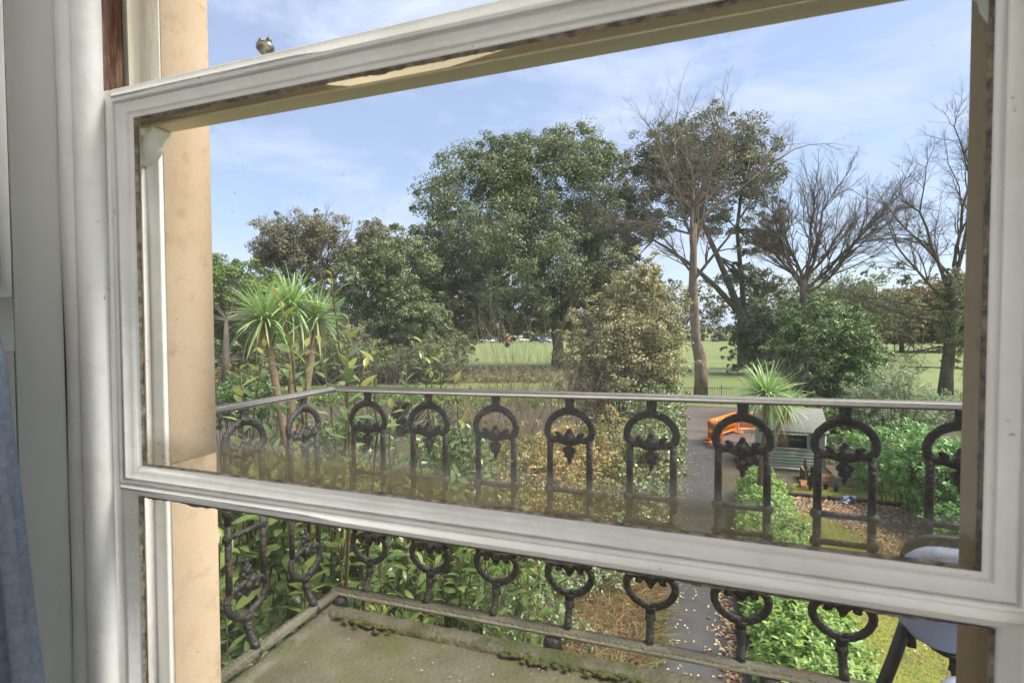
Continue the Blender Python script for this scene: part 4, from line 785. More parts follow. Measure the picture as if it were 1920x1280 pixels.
def bay(label, base, tops, fill, lo_hi, Ln, R, nbig=300, yt=0.25):
    t = thing('bay_laurel', label, 'shrub', tuple(base)); base = A(base, float); stems = []; P_, AX, NR, SZ, YG = [], [], [], [], []
    shoots = [(A(q_), True) for q_ in tops]
    for c, r_, k in fill:
        for _ in range(k): shoots.append((A(c)+unit(R.normal(size=3))*A(r_)*R.random()**0.4, False))
    for top, lead in shoots:
        ln = R.uniform(0.55, 0.8) if lead else R.uniform(0.35, 0.7); out_d = top-(base+A([0, 0, top[2]*0.75])); dirn = unit(A([0.12, 0.12, 1.0])*A([*unit(out_d)[:2], 1.0])*A([2.2, 2.2, 1])+R.normal(0, 0.10 if lead else 0.32, 3))
        st = top-dirn*ln; n = 6; pts = [st+dirn*ln*i/(n-1)+A([0, 0, -0.02*ln])*math.sin(math.pi*i/(n-1))+R.normal(0, 0.006, 3) for i in range(n)]
        low = base*0.4+st*0.6; low[2] = st[2]*0.55
        if lead or R.random() < 0.05: stems.append(([A([*(base[:2]*0.7+st[:2]*0.3), 0.0]), low, *pts], [0.02, 0.014, 0.007, 0.0062, 0.0055, 0.005, 0.004, 0.003]))
        else: stems.append((pts, [0.005, 0.005, 0.0045, 0.004, 0.0035, 0.0025]))
        nl = int(ln/(0.042 if lead else 0.036)); side = R.uniform(0, 6.28)
        for i in range(nl):
            u_ = 0.04+0.96*i/(nl-1); f = u_*(n-1); a = min(int(f), n-2); p_ = pts[a]+(pts[a+1]-pts[a])*(f-a); side += 2.4
            x = np.cross(dirn, A([math.cos(side), math.sin(side), 0.2])); x = unit(x); el = 0.35+0.75*u_
            ax = unit(x*1.0+dirn*el+R.normal(0, 0.15, 3)); P_.append(p_); AX.append(ax); NR.append(unit(dirn*1.0-x*el+R.normal(0, 0.2, 3)))
            SZ.append(R.uniform(0.75, 1.2)*(0.62 if u_ > 0.9 else 1.0)); YG.append(u_ > 0.8 and (lead or R.random() < yt))
    P_, AX, NR, SZ, YG = map(A, (P_, AX, NR, SZ, YG))
    sm = MB()
    for pts, rr in stems: sm.tube(pts, rr, 5)
    sm.build('stems', 'stem_red', t, True)
    tp = leaf_template(Ln, Ln*0.36, 5, 0.22)
    order = np.argsort(np.linalg.norm(P_-CAM, axis=1)-0.8*(P_[:, 2] > 4.3)); big = order[:nbig]; rest = order[nbig:]
    mg, my = tmesh(tp, 'bay_leaf'), tmesh(tp, 'bay_young')
    # shared meshes would all take one tint, so a few differently seeded tints are kept
    for q_ in big: leaf_objects(t, 'leaf', my if YG[q_] else BAYM[int(R.integers(len(BAYM)))](tp), P_[q_:q_+1], AX[q_:q_+1], NR[q_:q_+1], SZ[q_:q_+1])
    for nm, sel in (('bay_leaf', rest[~YG[rest]]), ('bay_young', rest[YG[rest]])):
        if len(sel): mb = MB(); inst(mb, tp, P_[sel], AX[sel], NR[sel], SZ[sel]); mb.build('foliage', nm, t, True, kind='stuff')
    return t
BAYM = []
_cache = {}
for i, c in enumerate(((0.045, 0.075, 0.022), (0.062, 0.098, 0.028), (0.082, 0.120, 0.036), (0.108, 0.138, 0.042))):
    leafmat('bay_leaf_%d' % i, [c, tuple(q_*1.06 for q_ in c)], 0.24, 0.33, 0.55)
    BAYM.append((lambda k: (lambda tp: _cache.setdefault((k, round(float(tp[0][:, 0].max()), 4)), tmesh(tp, 'bay_leaf_%d' % k)))) (i))
R = np.random.default_rng(14)
bay('leafy bay shrub rising close outside the corner of the iron railing', (-2.5, 2.9, 0.0),
    [at(620, 518, 2.7), at(655, 600, 2.7), at(525, 560, 2.6), at(490, 650, 2.7), at(700, 650, 2.9), at(575, 650, 2.6), at(450, 690, 2.5), at(600, 640, 3.1), at(650, 660, 2.4), at(545, 650, 3.0), at(680, 690, 2.7)],
    [((-2.3, 2.3, 3.95), (0.75, 0.7, 0.5), 90), ((-2.6, 1.7, 3.7), (0.9, 0.7, 0.7), 130), ((-2.3, 2.6, 3.2), (0.9, 0.8, 0.8), 120), ((-3.0, 1.6, 2.6), (1.0, 0.9, 0.8), 80), ((-2.4, 1.7, 2.4), (0.9, 0.9, 0.8), 80)], None, 0.122, R)
bay('bay shrub with narrow glossy leaves beyond the front of the railing', (-1.9, 4.6, 0.0),
    [at(790, 640, 4.2), at(825, 650, 4.2), at(760, 690, 4.1), at(850, 700, 4.3), at(735, 745, 4.0), at(870, 770, 4.2), at(805, 680, 4.4)],
    [((-2.2, 4.0, 3.85), (0.7, 0.6, 0.42), 80), ((-1.75, 3.8, 3.2), (0.8, 0.7, 0.6), 110), ((-1.7, 3.7, 2.3), (0.9, 0.8, 0.7), 110), ((-2.5, 4.4, 2.6), (0.9, 0.8, 0.9), 90)], None, 0.122, R)

def cordyline(label, heads, base, R, per=92, Ln=0.75, wd=0.045, skirt=70):
    t = thing('cabbage_palm', label, 'palm', tuple(base)); base = A(base, float)
    tps = [leaf_template(Ln, wd, 7, b_, 0.35, 0.55) for b_ in (0.15, 0.40, 0.75)]; ms = [[MB().add(*tp).mesh('leaf', 'strap_%d' % c, True) for c in range(3)] for tp in tps]
    tk = MB(); fork = base+A([0, 0, heads[0][0][2]*0.45])
    for h, sc_, nl in heads:
        h = A(h); mid = (fork+h)/2+A([0, 0, -0.1])
        tk.tube([base, base*0.5+fork*0.5, fork, mid, h-A([0, 0, 0.02])], [0.11, 0.095, 0.085, 0.065, 0.055], 8)
        d = unit(R.normal(size=(nl, 3))+A([0, 0, 0.45])); d[:, 2] = np.where(d[:, 2] < -0.45, -d[:, 2], d[:, 2]); z = d[:, 2]
        for i in range(nl):
            b_ = 0 if z[i] > 0.6 else (1 if z[i] > 0.1 else 2)
            leaf_objects(t, 'leaf', ms[b_][int(R.integers(3))], (h+d[i]*0.03)[None], d[i:i+1], unit(A([[0, 0, 1.0]])*1.0-d[i]*z[i]*0.6+R.normal(0, 0.15, (1, 3))), A([sc_*R.uniform(0.75, 1.1)]))
        d = unit(R.normal(size=(90, 3))+A([0, 0, 0.5])); d[:, 2] = np.where(d[:, 2] < -0.4, -d[:, 2], d[:, 2]); mb = MB(); inst(mb, tps[1], np.repeat(h[None], 90, 0)+d*0.03, d, unit(A([[0, 0, 1.0]])+R.normal(0, 0.2, (90, 3))), sc_*R.uniform(0.6, 1.0, 90)); mb.build('inner_leaves', 'strap_leaf', t, True, kind='stuff')
        n = int(skirt*sc_); ang = R.uniform(0, 6.28, n); dd = np.stack([np.cos(ang)*0.35, np.sin(ang)*0.35, -np.ones(n)], 1)+R.normal(0, 0.12, (n, 3))
        mb = MB(); inst(mb, leaf_template(Ln*0.75, wd*0.7, 4, 0.1, 0.3, 0.6), np.repeat((h-A([0, 0, 0.06]))[None], n, 0)+R.normal(0, 0.03, (n, 3)), dd, unit(R.normal(size=(n, 3))), sc_*R.uniform(0.6, 1.0, n)); mb.build('dry_skirt', 'dry_strap', t, kind='stuff')
    tk.build('trunk', 'palm_trunk', t, True); return t
for i, c in enumerate(((0.115, 0.175, 0.055), (0.16, 0.23, 0.08), (0.22, 0.285, 0.125))): leafmat('strap_%d' % i, [c, tuple(q_*1.05 for q_ in c)], 0.4, 0.28, 0.45)
R = np.random.default_rng(31)
cb = at(545, 700, 9.2); cb[2] = 0
cordyline('three headed cabbage palm in front of the bright green leafy tree', [(at(497, 600, 9.0), 1.02, 105), (at(545, 578, 9.4), 1.02, 100), (at(594, 600, 9.6), 0.88, 80)], tuple(cb), R, Ln=0.80, wd=0.034, skirt=40)
cb = at(1428, 900, 13.5); cb[2] = 0
cordyline('cabbage palm with one spiky head in front of the green shed', [(at(1440, 745, 13.5), 1.1, 120), (at(1475, 765, 13.8), 0.8, 50)], tuple(cb), R, Ln=0.95, wd=0.042, skirt=34)

def shrub(name, label, base, lobes, n, Ln, Wd, lm, R, stems=10, bm='bark_dark', cat='shrub', group=None, **kw):
    t = thing(name, label, cat, tuple(base), 0, group); mb = MB(); cc = cloud(mb, lobes, n, Ln, Wd, R, **kw); mb.build('foliage', lm, t)
    S_ = []; b = A(base, float)
    for c in cc[R.choice(len(cc), min(len(cc), stems*6), replace=False)]:
        f0 = A([b[0]*0.5+c[0]*0.5, b[1]*0.5+c[1]*0.5, 0.0]); m_ = (f0+c)/2+R.normal(0, 0.05, 3); S_ += [(*f0, *m_, 0.03, 0.02), (*m_, *c, 0.02, 0.006)]
    mb = MB(); segs_mesh(mb, S_, 4); mb.build('stems', bm, t); return t
R = np.random.default_rng(41)
# variegated evergreen
b = at(1175, 760, 21); b[2] = 0
shrub('variegated_shrub', 'tall golden variegated evergreen shrub rising behind the path hedge', b, lobes_from([(1180, 640, 78, 95), (1130, 650, 62, 80), (1215, 600, 52, 85), (1190, 545, 38, 50), (1100, 700, 45, 70), (1230, 690, 50, 70), (1160, 740, 95, 70), (1150, 575, 22, 40), (1225, 530, 18, 34), (1095, 615, 26, 34), (1255, 640, 24, 40), (1200, 512, 14, 26)], 20.5, 0.9), 60000, 0.115, 0.06, 'variegated', R, clump=(0.12, 0.3), per=60, shell=0.5, up=0.5, nout=0.9, nran=0.5, rough=0.42)
b = at(1545, 770, 27); b[2] = 0
shrub('round_shrub', 'rounded bright green evergreen shrub behind the shed', b, lobes_from([(1545, 640, 72, 68), (1500, 670, 52, 62), (1600, 665, 45, 55), (1530, 610, 42, 40), (1575, 600, 32, 32), (1550, 710, 90, 60)], 27, 0.9), 44000, 0.16, 0.075, 'shrub_green', R, clump=(0.12, 0.32), per=70, shell=0.5, up=0.5, nout=0.9, nran=0.5, rough=0.3)
b = at(1665, 800, 23); b[2] = 0
shrub('willowy_shrub', 'thin grey green willowy shrub right of the rounded green one', b, lobes_from([(1665, 735, 60, 45), (1630, 765, 50, 40), (1710, 750, 40, 40), (1690, 700, 30, 26), (1650, 800, 60, 30), (1720, 790, 50, 30)], 23, 0.9), 13000, 0.15, 0.03, 'olive_leaf', R, per=16, shell=0.95, up=0.6)
b = at(1760, 800, 25); b[2] = 0
shrub('fence_shrub', 'small loose green shrub by the fence near the ivy trunk', b, lobes_from([(1770, 765, 50, 30), (1725, 775, 40, 28)], 26, 0.9), 6000, 0.14, 0.05, 'olive_leaf', R, per=18, shell=0.9, up=0.6)
b = at(1590, 800, 24); b[2] = 0
shrub('shade_shrub', 'dark green shrub filling the gap behind the shed roof', b, lobes_from([(1580, 790, 60, 40), (1620, 820, 40, 30), (1500, 780, 50, 40), (1600, 840, 50, 38, -4), (1630, 870, 40, 30, -6), (1590, 870, 30, 24, -5)], 23.5, 0.9), 12000, 0.14, 0.07, 'shrub_green', R, per=24, shell=0.6)
# near mixed shrubs on the left
for nm, lab, px, d, n, ln, wd, lm in (
    ('shaded_shrubbery', 'dark shaded shrubbery under the evergreens at the left edge of the field', [(690, 668, 60, 30), (770, 675, 50, 26), (835, 685, 36, 18), (600, 680, 60, 30), (520, 690, 60, 34), (440, 690, 60, 34), (800, 655, 60, 26), (860, 668, 30, 20), (640, 650, 60, 40), (560, 650, 60, 40)], 45, 30000, 0.20, 0.11, 'olive_tree'),
    ('clipped_hedge', 'bright green clipped hedge top beyond the left bay shrub', [(700, 742, 60, 16), (800, 742, 70, 16), (900, 745, 70, 16), (980, 748, 50, 14), (620, 742, 60, 16)], 24, 16000, 0.12, 0.06, 'laurel_hedge'),
    ('camellia', 'dark green glossy bush below the three headed cabbage palm', [(450, 735, 55, 32), (500, 760, 60, 40), (410, 760, 50, 40)], 14, 9000, 0.085, 0.045, 'shrub_green'),
    ('mixed_shrub', 'loose green garden shrub beside the small green cabinet', [(690, 800, 40, 34), (640, 820, 50, 40), (560, 820, 60, 40)], 17, 9000, 0.09, 0.04, 'shrub_green'),
    ('yellow_shrub', 'yellowish autumn leaved shrub right of the small green cabinet', [(870, 800, 55, 34), (930, 830, 60, 40), (830, 850, 50, 40)], 17, 9500, 0.085, 0.045, 'olive_tree'),
    ('euphorbia', 'low lime green leafy clump among the brown shrub', [(1085, 905, 32, 18), (1150, 930, 45, 22), (1100, 935, 40, 16)], 12.0, 3600, 0.085, 0.045, 'lime_leaf'),
    ('under_shrub', 'shaded green bush below the bay shrubs seen between the railing panels', [(560, 1000, 90, 60), (650, 1080, 80, 70), (500, 1150, 90, 80), (800, 1100, 90, 60), (620, 1200, 90, 60)], 5.6, 9000, 0.10, 0.05, 'shrub_green')):
    b = at(px[0][0], px[0][1], d); b[2] = 0
    shrub(nm, lab, b, lobes_from(px, d, 1.0), n, ln, wd, lm, R, per=24, shell=0.7, up=0.4)
# brown, half dead shrub mass and straw below it
b = A([-3.0, 12.8, 0.0])
shrub('brown_shrub', 'brown half dead shrub tangled with ivy left of the path hedge', b, [(-2.6, 11.6, 1.05, 1.1, 1.0, 1.2), (-3.7, 12.0, 1.1, 1.1, 1.0, 1.25), (-2.0, 12.6, 1.35, 0.9, 1.2, 1.35), (-3.1, 10.6, 0.7, 1.0, 0.8, 0.8), (-4.6, 11.6, 0.85, 0.9, 0.8, 0.95), (-2.0, 11.2, 0.8, 0.7, 0.8, 0.9), (-3.0, 13.0, 1.5, 1.0, 0.8, 1.2)], 44000, 0.075, 0.042, 'brown_leaf', R, per=26, shell=0.6, up=0.2)
b = A([-1.35, 17.5, 0.0])
lob = [(-1.25+R.uniform(-0.12, 0.12), y, 1.25+0.25*math.sin(y), 0.72, 1.0, 1.35+0.2*math.sin(y*1.7)) for y in np.arange(12.6, 24.2, 0.9)]+[(-1.2, 11.6, 0.9, 0.62, 0.8, 1.05), (-1.15, 10.7, 0.6, 0.5, 0.7, 0.75)]
hd = shrub('path_hedge', 'tall ivy grown hedge along the left side of the dark path', b, lob, 60000, 0.085, 0.06, 'ivy_leaf', R, per=30, shell=0.3, up=0.35, stems=20, cat='hedge')
# bare shrubs with straw coloured twigs
SR = dict(n=[4, 3, 3], tap=[0.5, 0.5, 0.4], wob=[0.06, 0.10, 0.12], up=[0.01, 0.02, 0.02], start=[0.3, 0.3, 0], kids=[0.9, 0.8, 0], ang=[0.45, 0.5, 0.5], ratio=[0.5, 0.5, 0.4], rr=[0.6, 0.6, 0.5], max=2)
for x, y, hgt, lab, tm_ in ((-4.6, 13.6, 4.3, 'bare straw coloured twiggy shrub arching above the railing in front of the huge oak', 'twig_straw'), (-3.5, 15.0, 3.4, 'bare brown twiggy shrub between the arching shrub and the golden one', 'twig'), (-12.5, 18.0, 4.0, 'bare pinkish brown bush beneath the cabbage palm heads', 'twig'), (-6.0, 15.0, 3.0, 'low bare twiggy shrub left of the arching straw one', 'twig_straw'), (4.0, 28.0, 3.2, 'bare thin sapling shrub in front of the dark tangled bush', 'twig')):
    t = thing('bare_shrub', lab, 'shrub', (x, y, 0)); out_ = [[] for _ in range(6)]; tips = []
    for i in range(38): grow(A([x+R.normal(0, 0.22), y+R.normal(0, 0.22), 0.0]), unit(A([R.normal(0, 0.36), R.normal(0, 0.3), 1])), hgt*R.uniform(0.5, 1.0), 0.016, 0, SR, out_, tips, R)
    mb = MB(); segs_mesh(mb, out_[0], 4); mb.build('stems', tm_, t)
    mb = MB(); segs_mesh(mb, out_[1], 3); segs_mesh(mb, out_[2], 3); mb.build('twigs', tm_, t)
# straw and bracken on the bank left of the path
def tufts(mb, x0, x1, y0, y1, n, h, wd, R, lean=0.5, z=0.0, inside=None):
    p_ = np.stack([R.uniform(x0, x1, n), R.uniform(y0, y1, n), np.full(n, z)], 1)
    if inside is not None: p_ = p_[inside(p_)]; n = len(p_)
    d = unit(np.stack([R.normal(0, lean, n), R.normal(0, lean, n), np.ones(n)], 1)); hh = h*R.uniform(0.5, 1.2, n); s_ = unit(np.cross(d, R.normal(size=(n, 3))))
    m_ = p_+d*(hh*0.6)[:, None]; tip = p_+(d*A([1.7, 1.7, 0.85]))*hh[:, None]; w_ = wd*R.uniform(0.6, 1.3, n)[:, None]
    V = np.stack([p_-s_*w_, p_+s_*w_, m_+s_*w_*0.7, tip, m_-s_*w_*0.7], 1); i0 = np.arange(n)[:, None]*5
    mb.add(V, i0+A([[0, 1, 2, 4]])); s2 = mb.n-5*n; mb.f.append(s2+i0+A([[4, 2, 3]])); mb.m.append((n, 0))
mb = MB(); tufts(mb, -3.6, -0.75, 6.4, 11.2, 15000, 0.5, 0.008, R, 1.1); o = mb.build('dry_grass', 'straw'); o['kind'] = 'stuff'; tag(o, 'tangle of dry straw coloured grass on the bank left of the path', 'grass')
mb = MB(); tufts(mb, -2.2, -0.62, 6.2, 9.6, 5200, 0.4, 0.008, R, 1.3); o = mb.build('bracken', 'bracken'); o['kind'] = 'stuff'; tag(o, 'rusty brown dead bracken beside the path below the balcony', 'bracken')
mb = MB(); tufts(mb, -0.95, -0.45, 5.5, 9.4, 2600, 0.28, 0.006, R, 0.5); o = mb.build('verge_grass', 'shrub_green'); o['kind'] = 'stuff'; tag(o, 'green grass tufts along the left edge of the dark path', 'grass')
b = A([-3.0, 8.6, 0.0])
shrub('grey_green_shrub', 'pale grey green leafy shrub among the dry straw grass', b, [(-3.1, 8.3, 0.6, 0.9, 0.8, 0.75), (-2.4, 8.8, 0.5, 0.7, 0.7, 0.6), (-2.0, 7.6, 0.35, 0.6, 0.6, 0.45), (-1.7, 9.4, 0.4, 0.6, 0.6, 0.5)], 7000, 0.075, 0.035, 'olive_leaf', R, per=16, shell=0.9, up=0.5)
b = A([-4.5, 7.5, 0.0])
shrub('ground_shrub', 'dense green shrub below the front of the balcony beside the straw grass', b, [(-4.0, 7.3, 0.9, 1.2, 1.2, 1.1), (-3.2, 6.2, 0.8, 1.0, 1.0, 1.0), (-5.2, 8.4, 1.1, 1.2, 1.2, 1.3), (-6.5, 7.0, 1.2, 1.5, 1.5, 1.4), (-5.0, 5.0, 1.2, 1.5, 1.2, 1.4)], 16000, 0.10, 0.045, 'laurel_dark', R, per=22, shell=0.6)

# laurel hedge right of the path, laurel by the right jamb
def laurel(name, label, base, lobes, n, Ln, R, greens, bigmats, nbig=300, **kw):
    t = thing(name, label, 'hedge', tuple(base)); lobes = A(lobes, float); wv = (lobes[:, 3]*lobes[:, 4]+lobes[:, 4]*lobes[:, 5]); wv /= wv.sum()
    k = n//9; li = R.choice(len(lobes), k, p=wv); lb = lobes[li]; d = unit(R.normal(size=(k, 3))+A([0, 0, 0.35])); c = lb[:, :3]+d*lb[:, 3:]*(1-0.32*R.random(k)**1.5)[:, None]*(1+R.normal(0, 0.05, k))[:, None]
    c = c[c[:, 2] > 0.02]; d = d[:len(c)] if False else unit(c-lobes[np.argmin(((c[:, None]-lobes[None, :, :3])**2).sum(2), 1), :3]); k = len(c)
    sh = unit(d*0.7+A([0, 0, 0.8])+R.normal(0, 0.25, (k, 3)))        # each is a shoot with a whorl of leaves
    i = np.repeat(np.arange(k), 9); j = np.tile(np.arange(9), k); ph = j*2.4+R.uniform(0, 6, k)[i]
    e1 = unit(np.cross(sh, A([0.3, 0.9, 0.1]))); e2 = np.cross(sh, e1); x = e1[i]*np.cos(ph)[:, None]+e2[i]*np.sin(ph)[:, None]
    up = 0.15+0.9*j/9; ax = unit(x+sh[i]*up[:, None]+R.normal(0, 0.18, (len(i), 3))); nr = unit(sh[i]-x*up[:, None]*0.8+R.normal(0, 0.2, (len(i), 3)))
    P_ = c[i]+sh[i]*((j-9)*0.013)[:, None]; sz = R.uniform(0.7, 1.15, len(i))
    o_ = np.argsort(np.linalg.norm(P_-CAM, axis=1)); big, rest = o_[:nbig], o_[nbig:]; tp = leaf_template(Ln, Ln*0.42, 3, 0.25)
    ms = [tmesh(tp, q_) for q_ in bigmats]
    for q_ in big: leaf_objects(t, 'leaf', ms[int(R.integers(len(ms)))], P_[q_:q_+1], ax[q_:q_+1], nr[q_:q_+1], sz[q_:q_+1])
    mb = MB(); inst(mb, tp, P_[rest], ax[rest], nr[rest], sz[rest]); mb.build('foliage', greens, t, True, kind='stuff')
    S_ = []
    for c_ in c[R.choice(k, min(k, 160), replace=False)]:
        f0 = A([c_[0]*0.8+base[0]*0.2, c_[1], 0.0]); S_.append((*f0, *c_, 0.016, 0.005))
    mb = MB(); segs_mesh(mb, S_, 4); mb.build('stems', 'stem_red', t); return t
LM = []
for i, c in enumerate(((0.055, 0.10, 0.018), (0.090, 0.150, 0.026), (0.128, 0.195, 0.038), (0.172, 0.228, 0.062))):
    leafmat('hedge_leaf_%d' % i, [c, tuple(q_*1.06 for q_ in c)], 0.3, 0.3, 0.5); LM.append('hedge_leaf_%d' % i)
R = np.random.default_rng(52)
lob = [(1.38+0.05*math.sin(y*2), y, 0.45+0.05*math.sin(y*1.3), 0.66+0.06*math.sin(y*1.9), 0.8, 0.58+0.07*math.sin(y*2.3+1)) for y in np.arange(4.6, 12.5, 0.62)]
lob += [(1.52+0.06*(y-12.5), y, 0.40, 0.68, 0.8, 0.58) for y in np.arange(12.6, 16.3, 0.7)]+[(1.95+0.05*math.sin(y*3), y, 0.28, 0.48, 0.6, 0.42+0.08*math.sin(y*4)) for y in np.arange(7.0, 15.2, 0.65)]
laurel('laurel_hedge', 'low bright green cherry laurel hedge between the path and the mossy lawn', (1.4, 9.0, 0.0), lob, 46000, 0.105, R, 'laurel_hedge', LM)
lob = [(6.1, 15.6, 0.9, 1.25, 1.3, 1.15), (5.7, 17.2, 1.1, 1.2, 1.3, 1.25), (6.9, 14.2, 0.9, 1.4, 1.2, 1.15), (7.4, 16.2, 1.3, 1.4, 1.4, 1.3), (5.5, 13.6, 0.5, 0.8, 0.8, 0.65), (6.6, 12.6, 0.7, 1.0, 1.0, 0.9), (7.2, 11.4, 0.7, 1.2, 1.1, 0.95)]
laurel('laurel_bush', 'big rounded laurel bush by the leaf strewn edge of the lawn', (6.2, 15.0, 0.0), lob+[(5.6, 15.4, 1.3, 0.9, 1.0, 1.0), (6.4, 13.2, 1.1, 1.0, 1.0, 1.0), (5.2, 18.6, 0.9, 1.0, 1.0, 1.0)], 34000, 0.125, R, 'laurel_dark', LM[:3])

# lawn grass, leaf litter
from_poly = [(1.7, 4.0), (5.5, 4.0), (6.0, 8.0), (5.75, 9.6), (5.35, 10.9), (5.05, 12.0), (4.75, 12.9), (4.3, 13.6), (3.95, 14.4), (3.5, 14.85), (3.1, 15.3), (2.6, 15.5), (2.1, 14.9), (1.85, 13.0), (1.7, 9.0)]
def inpoly(p_, poly):
    r_ = np.zeros(len(p_), bool); j = len(poly)-1
    for i in range(len(poly)):
        xi, yi = poly[i]; xj, yj = poly[j]; c_ = ((yi > p_[:, 1]) != (yj > p_[:, 1])) & (p_[:, 0] < (xj-xi)*(p_[:, 1]-yi)/(yj-yi+1e-12)+xi); r_ ^= c_; j = i
    return r_
mb = MB(); tufts(mb, 1.9, 5.9, 4, 15.2, 60000, 0.035, 0.004, R, 0.7, 0.006, lambda p_: inpoly(p_, from_poly))
tufts(mb, 2.7, 6.4, 17.0, 18.2, 6000, 0.035, 0.005, R, 0.7, 0.006)
o = mb.build('lawn_grass', 'grass_blade'); o['kind'] = 'stuff'; tag(o, 'short mossy yellow green grass on the back lawn', 'grass')
def scatter(mb, n, fx, fy, Ln, Wd, R, z=0.012):
    p_ = np.stack([fx(n), fy(n), np.full(n, z)], 1); leaf_quads(mb, p_, R.normal(size=(n, 3))*A([1, 1, 0.2]), A([[0, 0, 1.0]])+R.normal(0, 0.35, (n, 3)), Ln*R.uniform(0.6, 1.3, n), Wd*R.uniform(0.6, 1.3, n))
mb = MB()
for _ in range(4):
    tt = R.random(1500); cx = 5.35-1.9*tt+R.normal(0, 0.26, 1500); cy = 10.6+5.4*tt+R.normal(0, 0.34, 1500)
    leaf_quads(mb, np.stack([cx, cy, np.full(1500, 0.02)], 1), R.normal(size=(1500, 3))*A([1, 1, 0.3]), A([[0, 0, 1.0]])+R.normal(0, 0.45, (1500, 3)), R.uniform(0.04, 0.09, 1500), R.uniform(0.025, 0.05, 1500))
scatter(mb, 2600, lambda n: R.uniform(2.6, 6.0, n), lambda n: R.uniform(15.2, 17.0, n), 0.07, 0.04, R, 0.02)
scatter(mb, 500, lambda n: R.uniform(2.1, 5.3, n), lambda n: R.uniform(5.0, 14.0, n), 0.05, 0.03, R, 0.03)
o = mb.build('leaf_litter', 'litter'); o['kind'] = 'stuff'; tag(o, 'drift of fallen brown leaves round the edge of the back lawn', 'fallen leaves')
mb = MB(); scatter(mb, 480, lambda n: R.uniform(-0.48, 0.6, n), lambda n: R.uniform(6.5, 23, n), 0.045, 0.028, R, 0.016); scatter(mb, 320, lambda n: -0.48+np.abs(R.normal(0, 0.16, n)), lambda n: R.uniform(6.5, 22, n), 0.045, 0.028, R, 0.016)
o = mb.build('path_leaves', 'pale_litter'); o['kind'] = 'stuff'; tag(o, 'small pale leaves scattered over the dark path', 'fallen leaves')
mb = MB(); scatter(mb, 420, lambda n: 0.62-np.abs(R.normal(0, 0.13, n)), lambda n: R.uniform(6.8, 10.5, n), 0.09, 0.05, R, 0.02)
o = mb.build('brown_path_leaves', 'litter'); o['kind'] = 'stuff'; tag(o, 'brown dead leaves gathered where the path meets the laurel hedge', 'fallen leaves')

# ================================================================== GARDEN OBJECTS
# green shed
sx0, sx1, sy0, sy1, ez, rz_ = 2.16, 4.10, 19.75, 21.7, 1.42, 2.02
shed = thing('garden_shed', 'pale green boarded garden shed with grey felt roof and white framed window', 'shed', ((sx0+sx1)/2, (sy0+sy1)/2, 0))
MB().box(sx0+0.02, sx1-0.02, sy0+0.025, sy1-0.02, 0.02, ez).build('wall', 'shed_green', shed)
wx0, wx1, wz0, wz1 = 2.68, 3.56, 0.80, 1.22
nb = 12; bh = (ez-0.12)/nb
for i in range(nb):
    z0 = 0.12+i*bh; z1 = z0+bh-0.006
    spans = [(sx0, sx1)] if (z1 < wz0 or z0 > wz1) else [(sx0, wx0-0.05), (wx1+0.05, sx1)]
    for a, b_ in spans:
        V = [(a, sy0-0.004, z0), (b_, sy0-0.004, z0), (b_, sy0+0.012, z1), (a, sy0+0.012, z1), (a, sy0+0.024, z0), (b_, sy0+0.024, z0), (b_, sy0+0.024, z1), (a, sy0+0.024, z1)]
        MB().add(V, [(0, 1, 2, 3), (4, 7, 6, 5), (0, 4, 5, 1), (3, 2, 6, 7), (0, 3, 7, 4), (1, 5, 6, 2)]).build('board', 'shed_green', shed)
    for s, x in ((-1, sx0), (1, sx1)):
        MB().box(x-0.012 if s < 0 else x-0.018, x+0.018 if s < 0 else x+0.012, sy0+0.03, sy1, z0, z1).build('board', 'shed_green', shed)
wn = MB(); wn.box(wx0-0.045, wx1+0.045, sy0-0.03, sy0+0.02, wz1+0.001, wz1+0.05); wn.box(wx0-0.045, wx0, sy0-0.025, sy0+0.02, wz0, wz1); wn.box(wx1, wx1+0.045, sy0-0.025, sy0+0.02, wz0, wz1)
win = wn.build('window', 'shed_trim', shed); MB().box(wx0-0.07, wx1+0.07, sy0-0.06, sy0+0.02, wz0-0.05, wz0-0.001).build('window_sill', 'shed_trim', win)
MB().box(wx0+0.001, wx1-0.001, sy0+0.002, sy0+0.012, wz0, wz1).build('pane', 'dark_glass', win); MB().box(wx0+0.01, wx0+0.33, sy0-0.001, sy0+0.0015, wz0+0.01, wz1-0.01).build('brown_blind', 'timber', win)
MB().box(sx0-0.015, sx1+0.015, sy0-0.012, sy0+0.026, 0.01, 0.115).build('plinth_board', 'shed_trim', shed)
for x in (sx0, sx1): MB().box(x-0.03, x+0.03, sy0-0.014, sy0+0.027, 0.116, ez-0.002).build('corner_board', 'shed_green', shed)
ym = (sy0+sy1)/2
rf = MB()
for (ya, yb) in ((sy0-0.14, ym), (sy1+0.14, ym)):
    za = ez-0.075+0.02; V = [(sx0-0.10, ya, za), (sx1+0.10, ya, za), (sx1+0.10, yb, rz_), (sx0-0.10, yb, rz_), (sx0-0.10, ya, za+0.03), (sx1+0.10, ya, za+0.03), (sx1+0.10, yb, rz_+0.03), (sx0-0.10, yb, rz_+0.03)]
    rf.add(V, [(0, 3, 2, 1), (4, 5, 6, 7), (0, 1, 5, 4), (1, 2, 6, 5), (0, 4, 7, 3)])
roof = rf.build('roof', 'shed_felt', shed)
MB().box(sx0-0.101, sx1+0.101, sy0-0.152, sy0-0.1405, ez-0.10, ez-0.02).build('fascia_board', 'green_paint', roof)
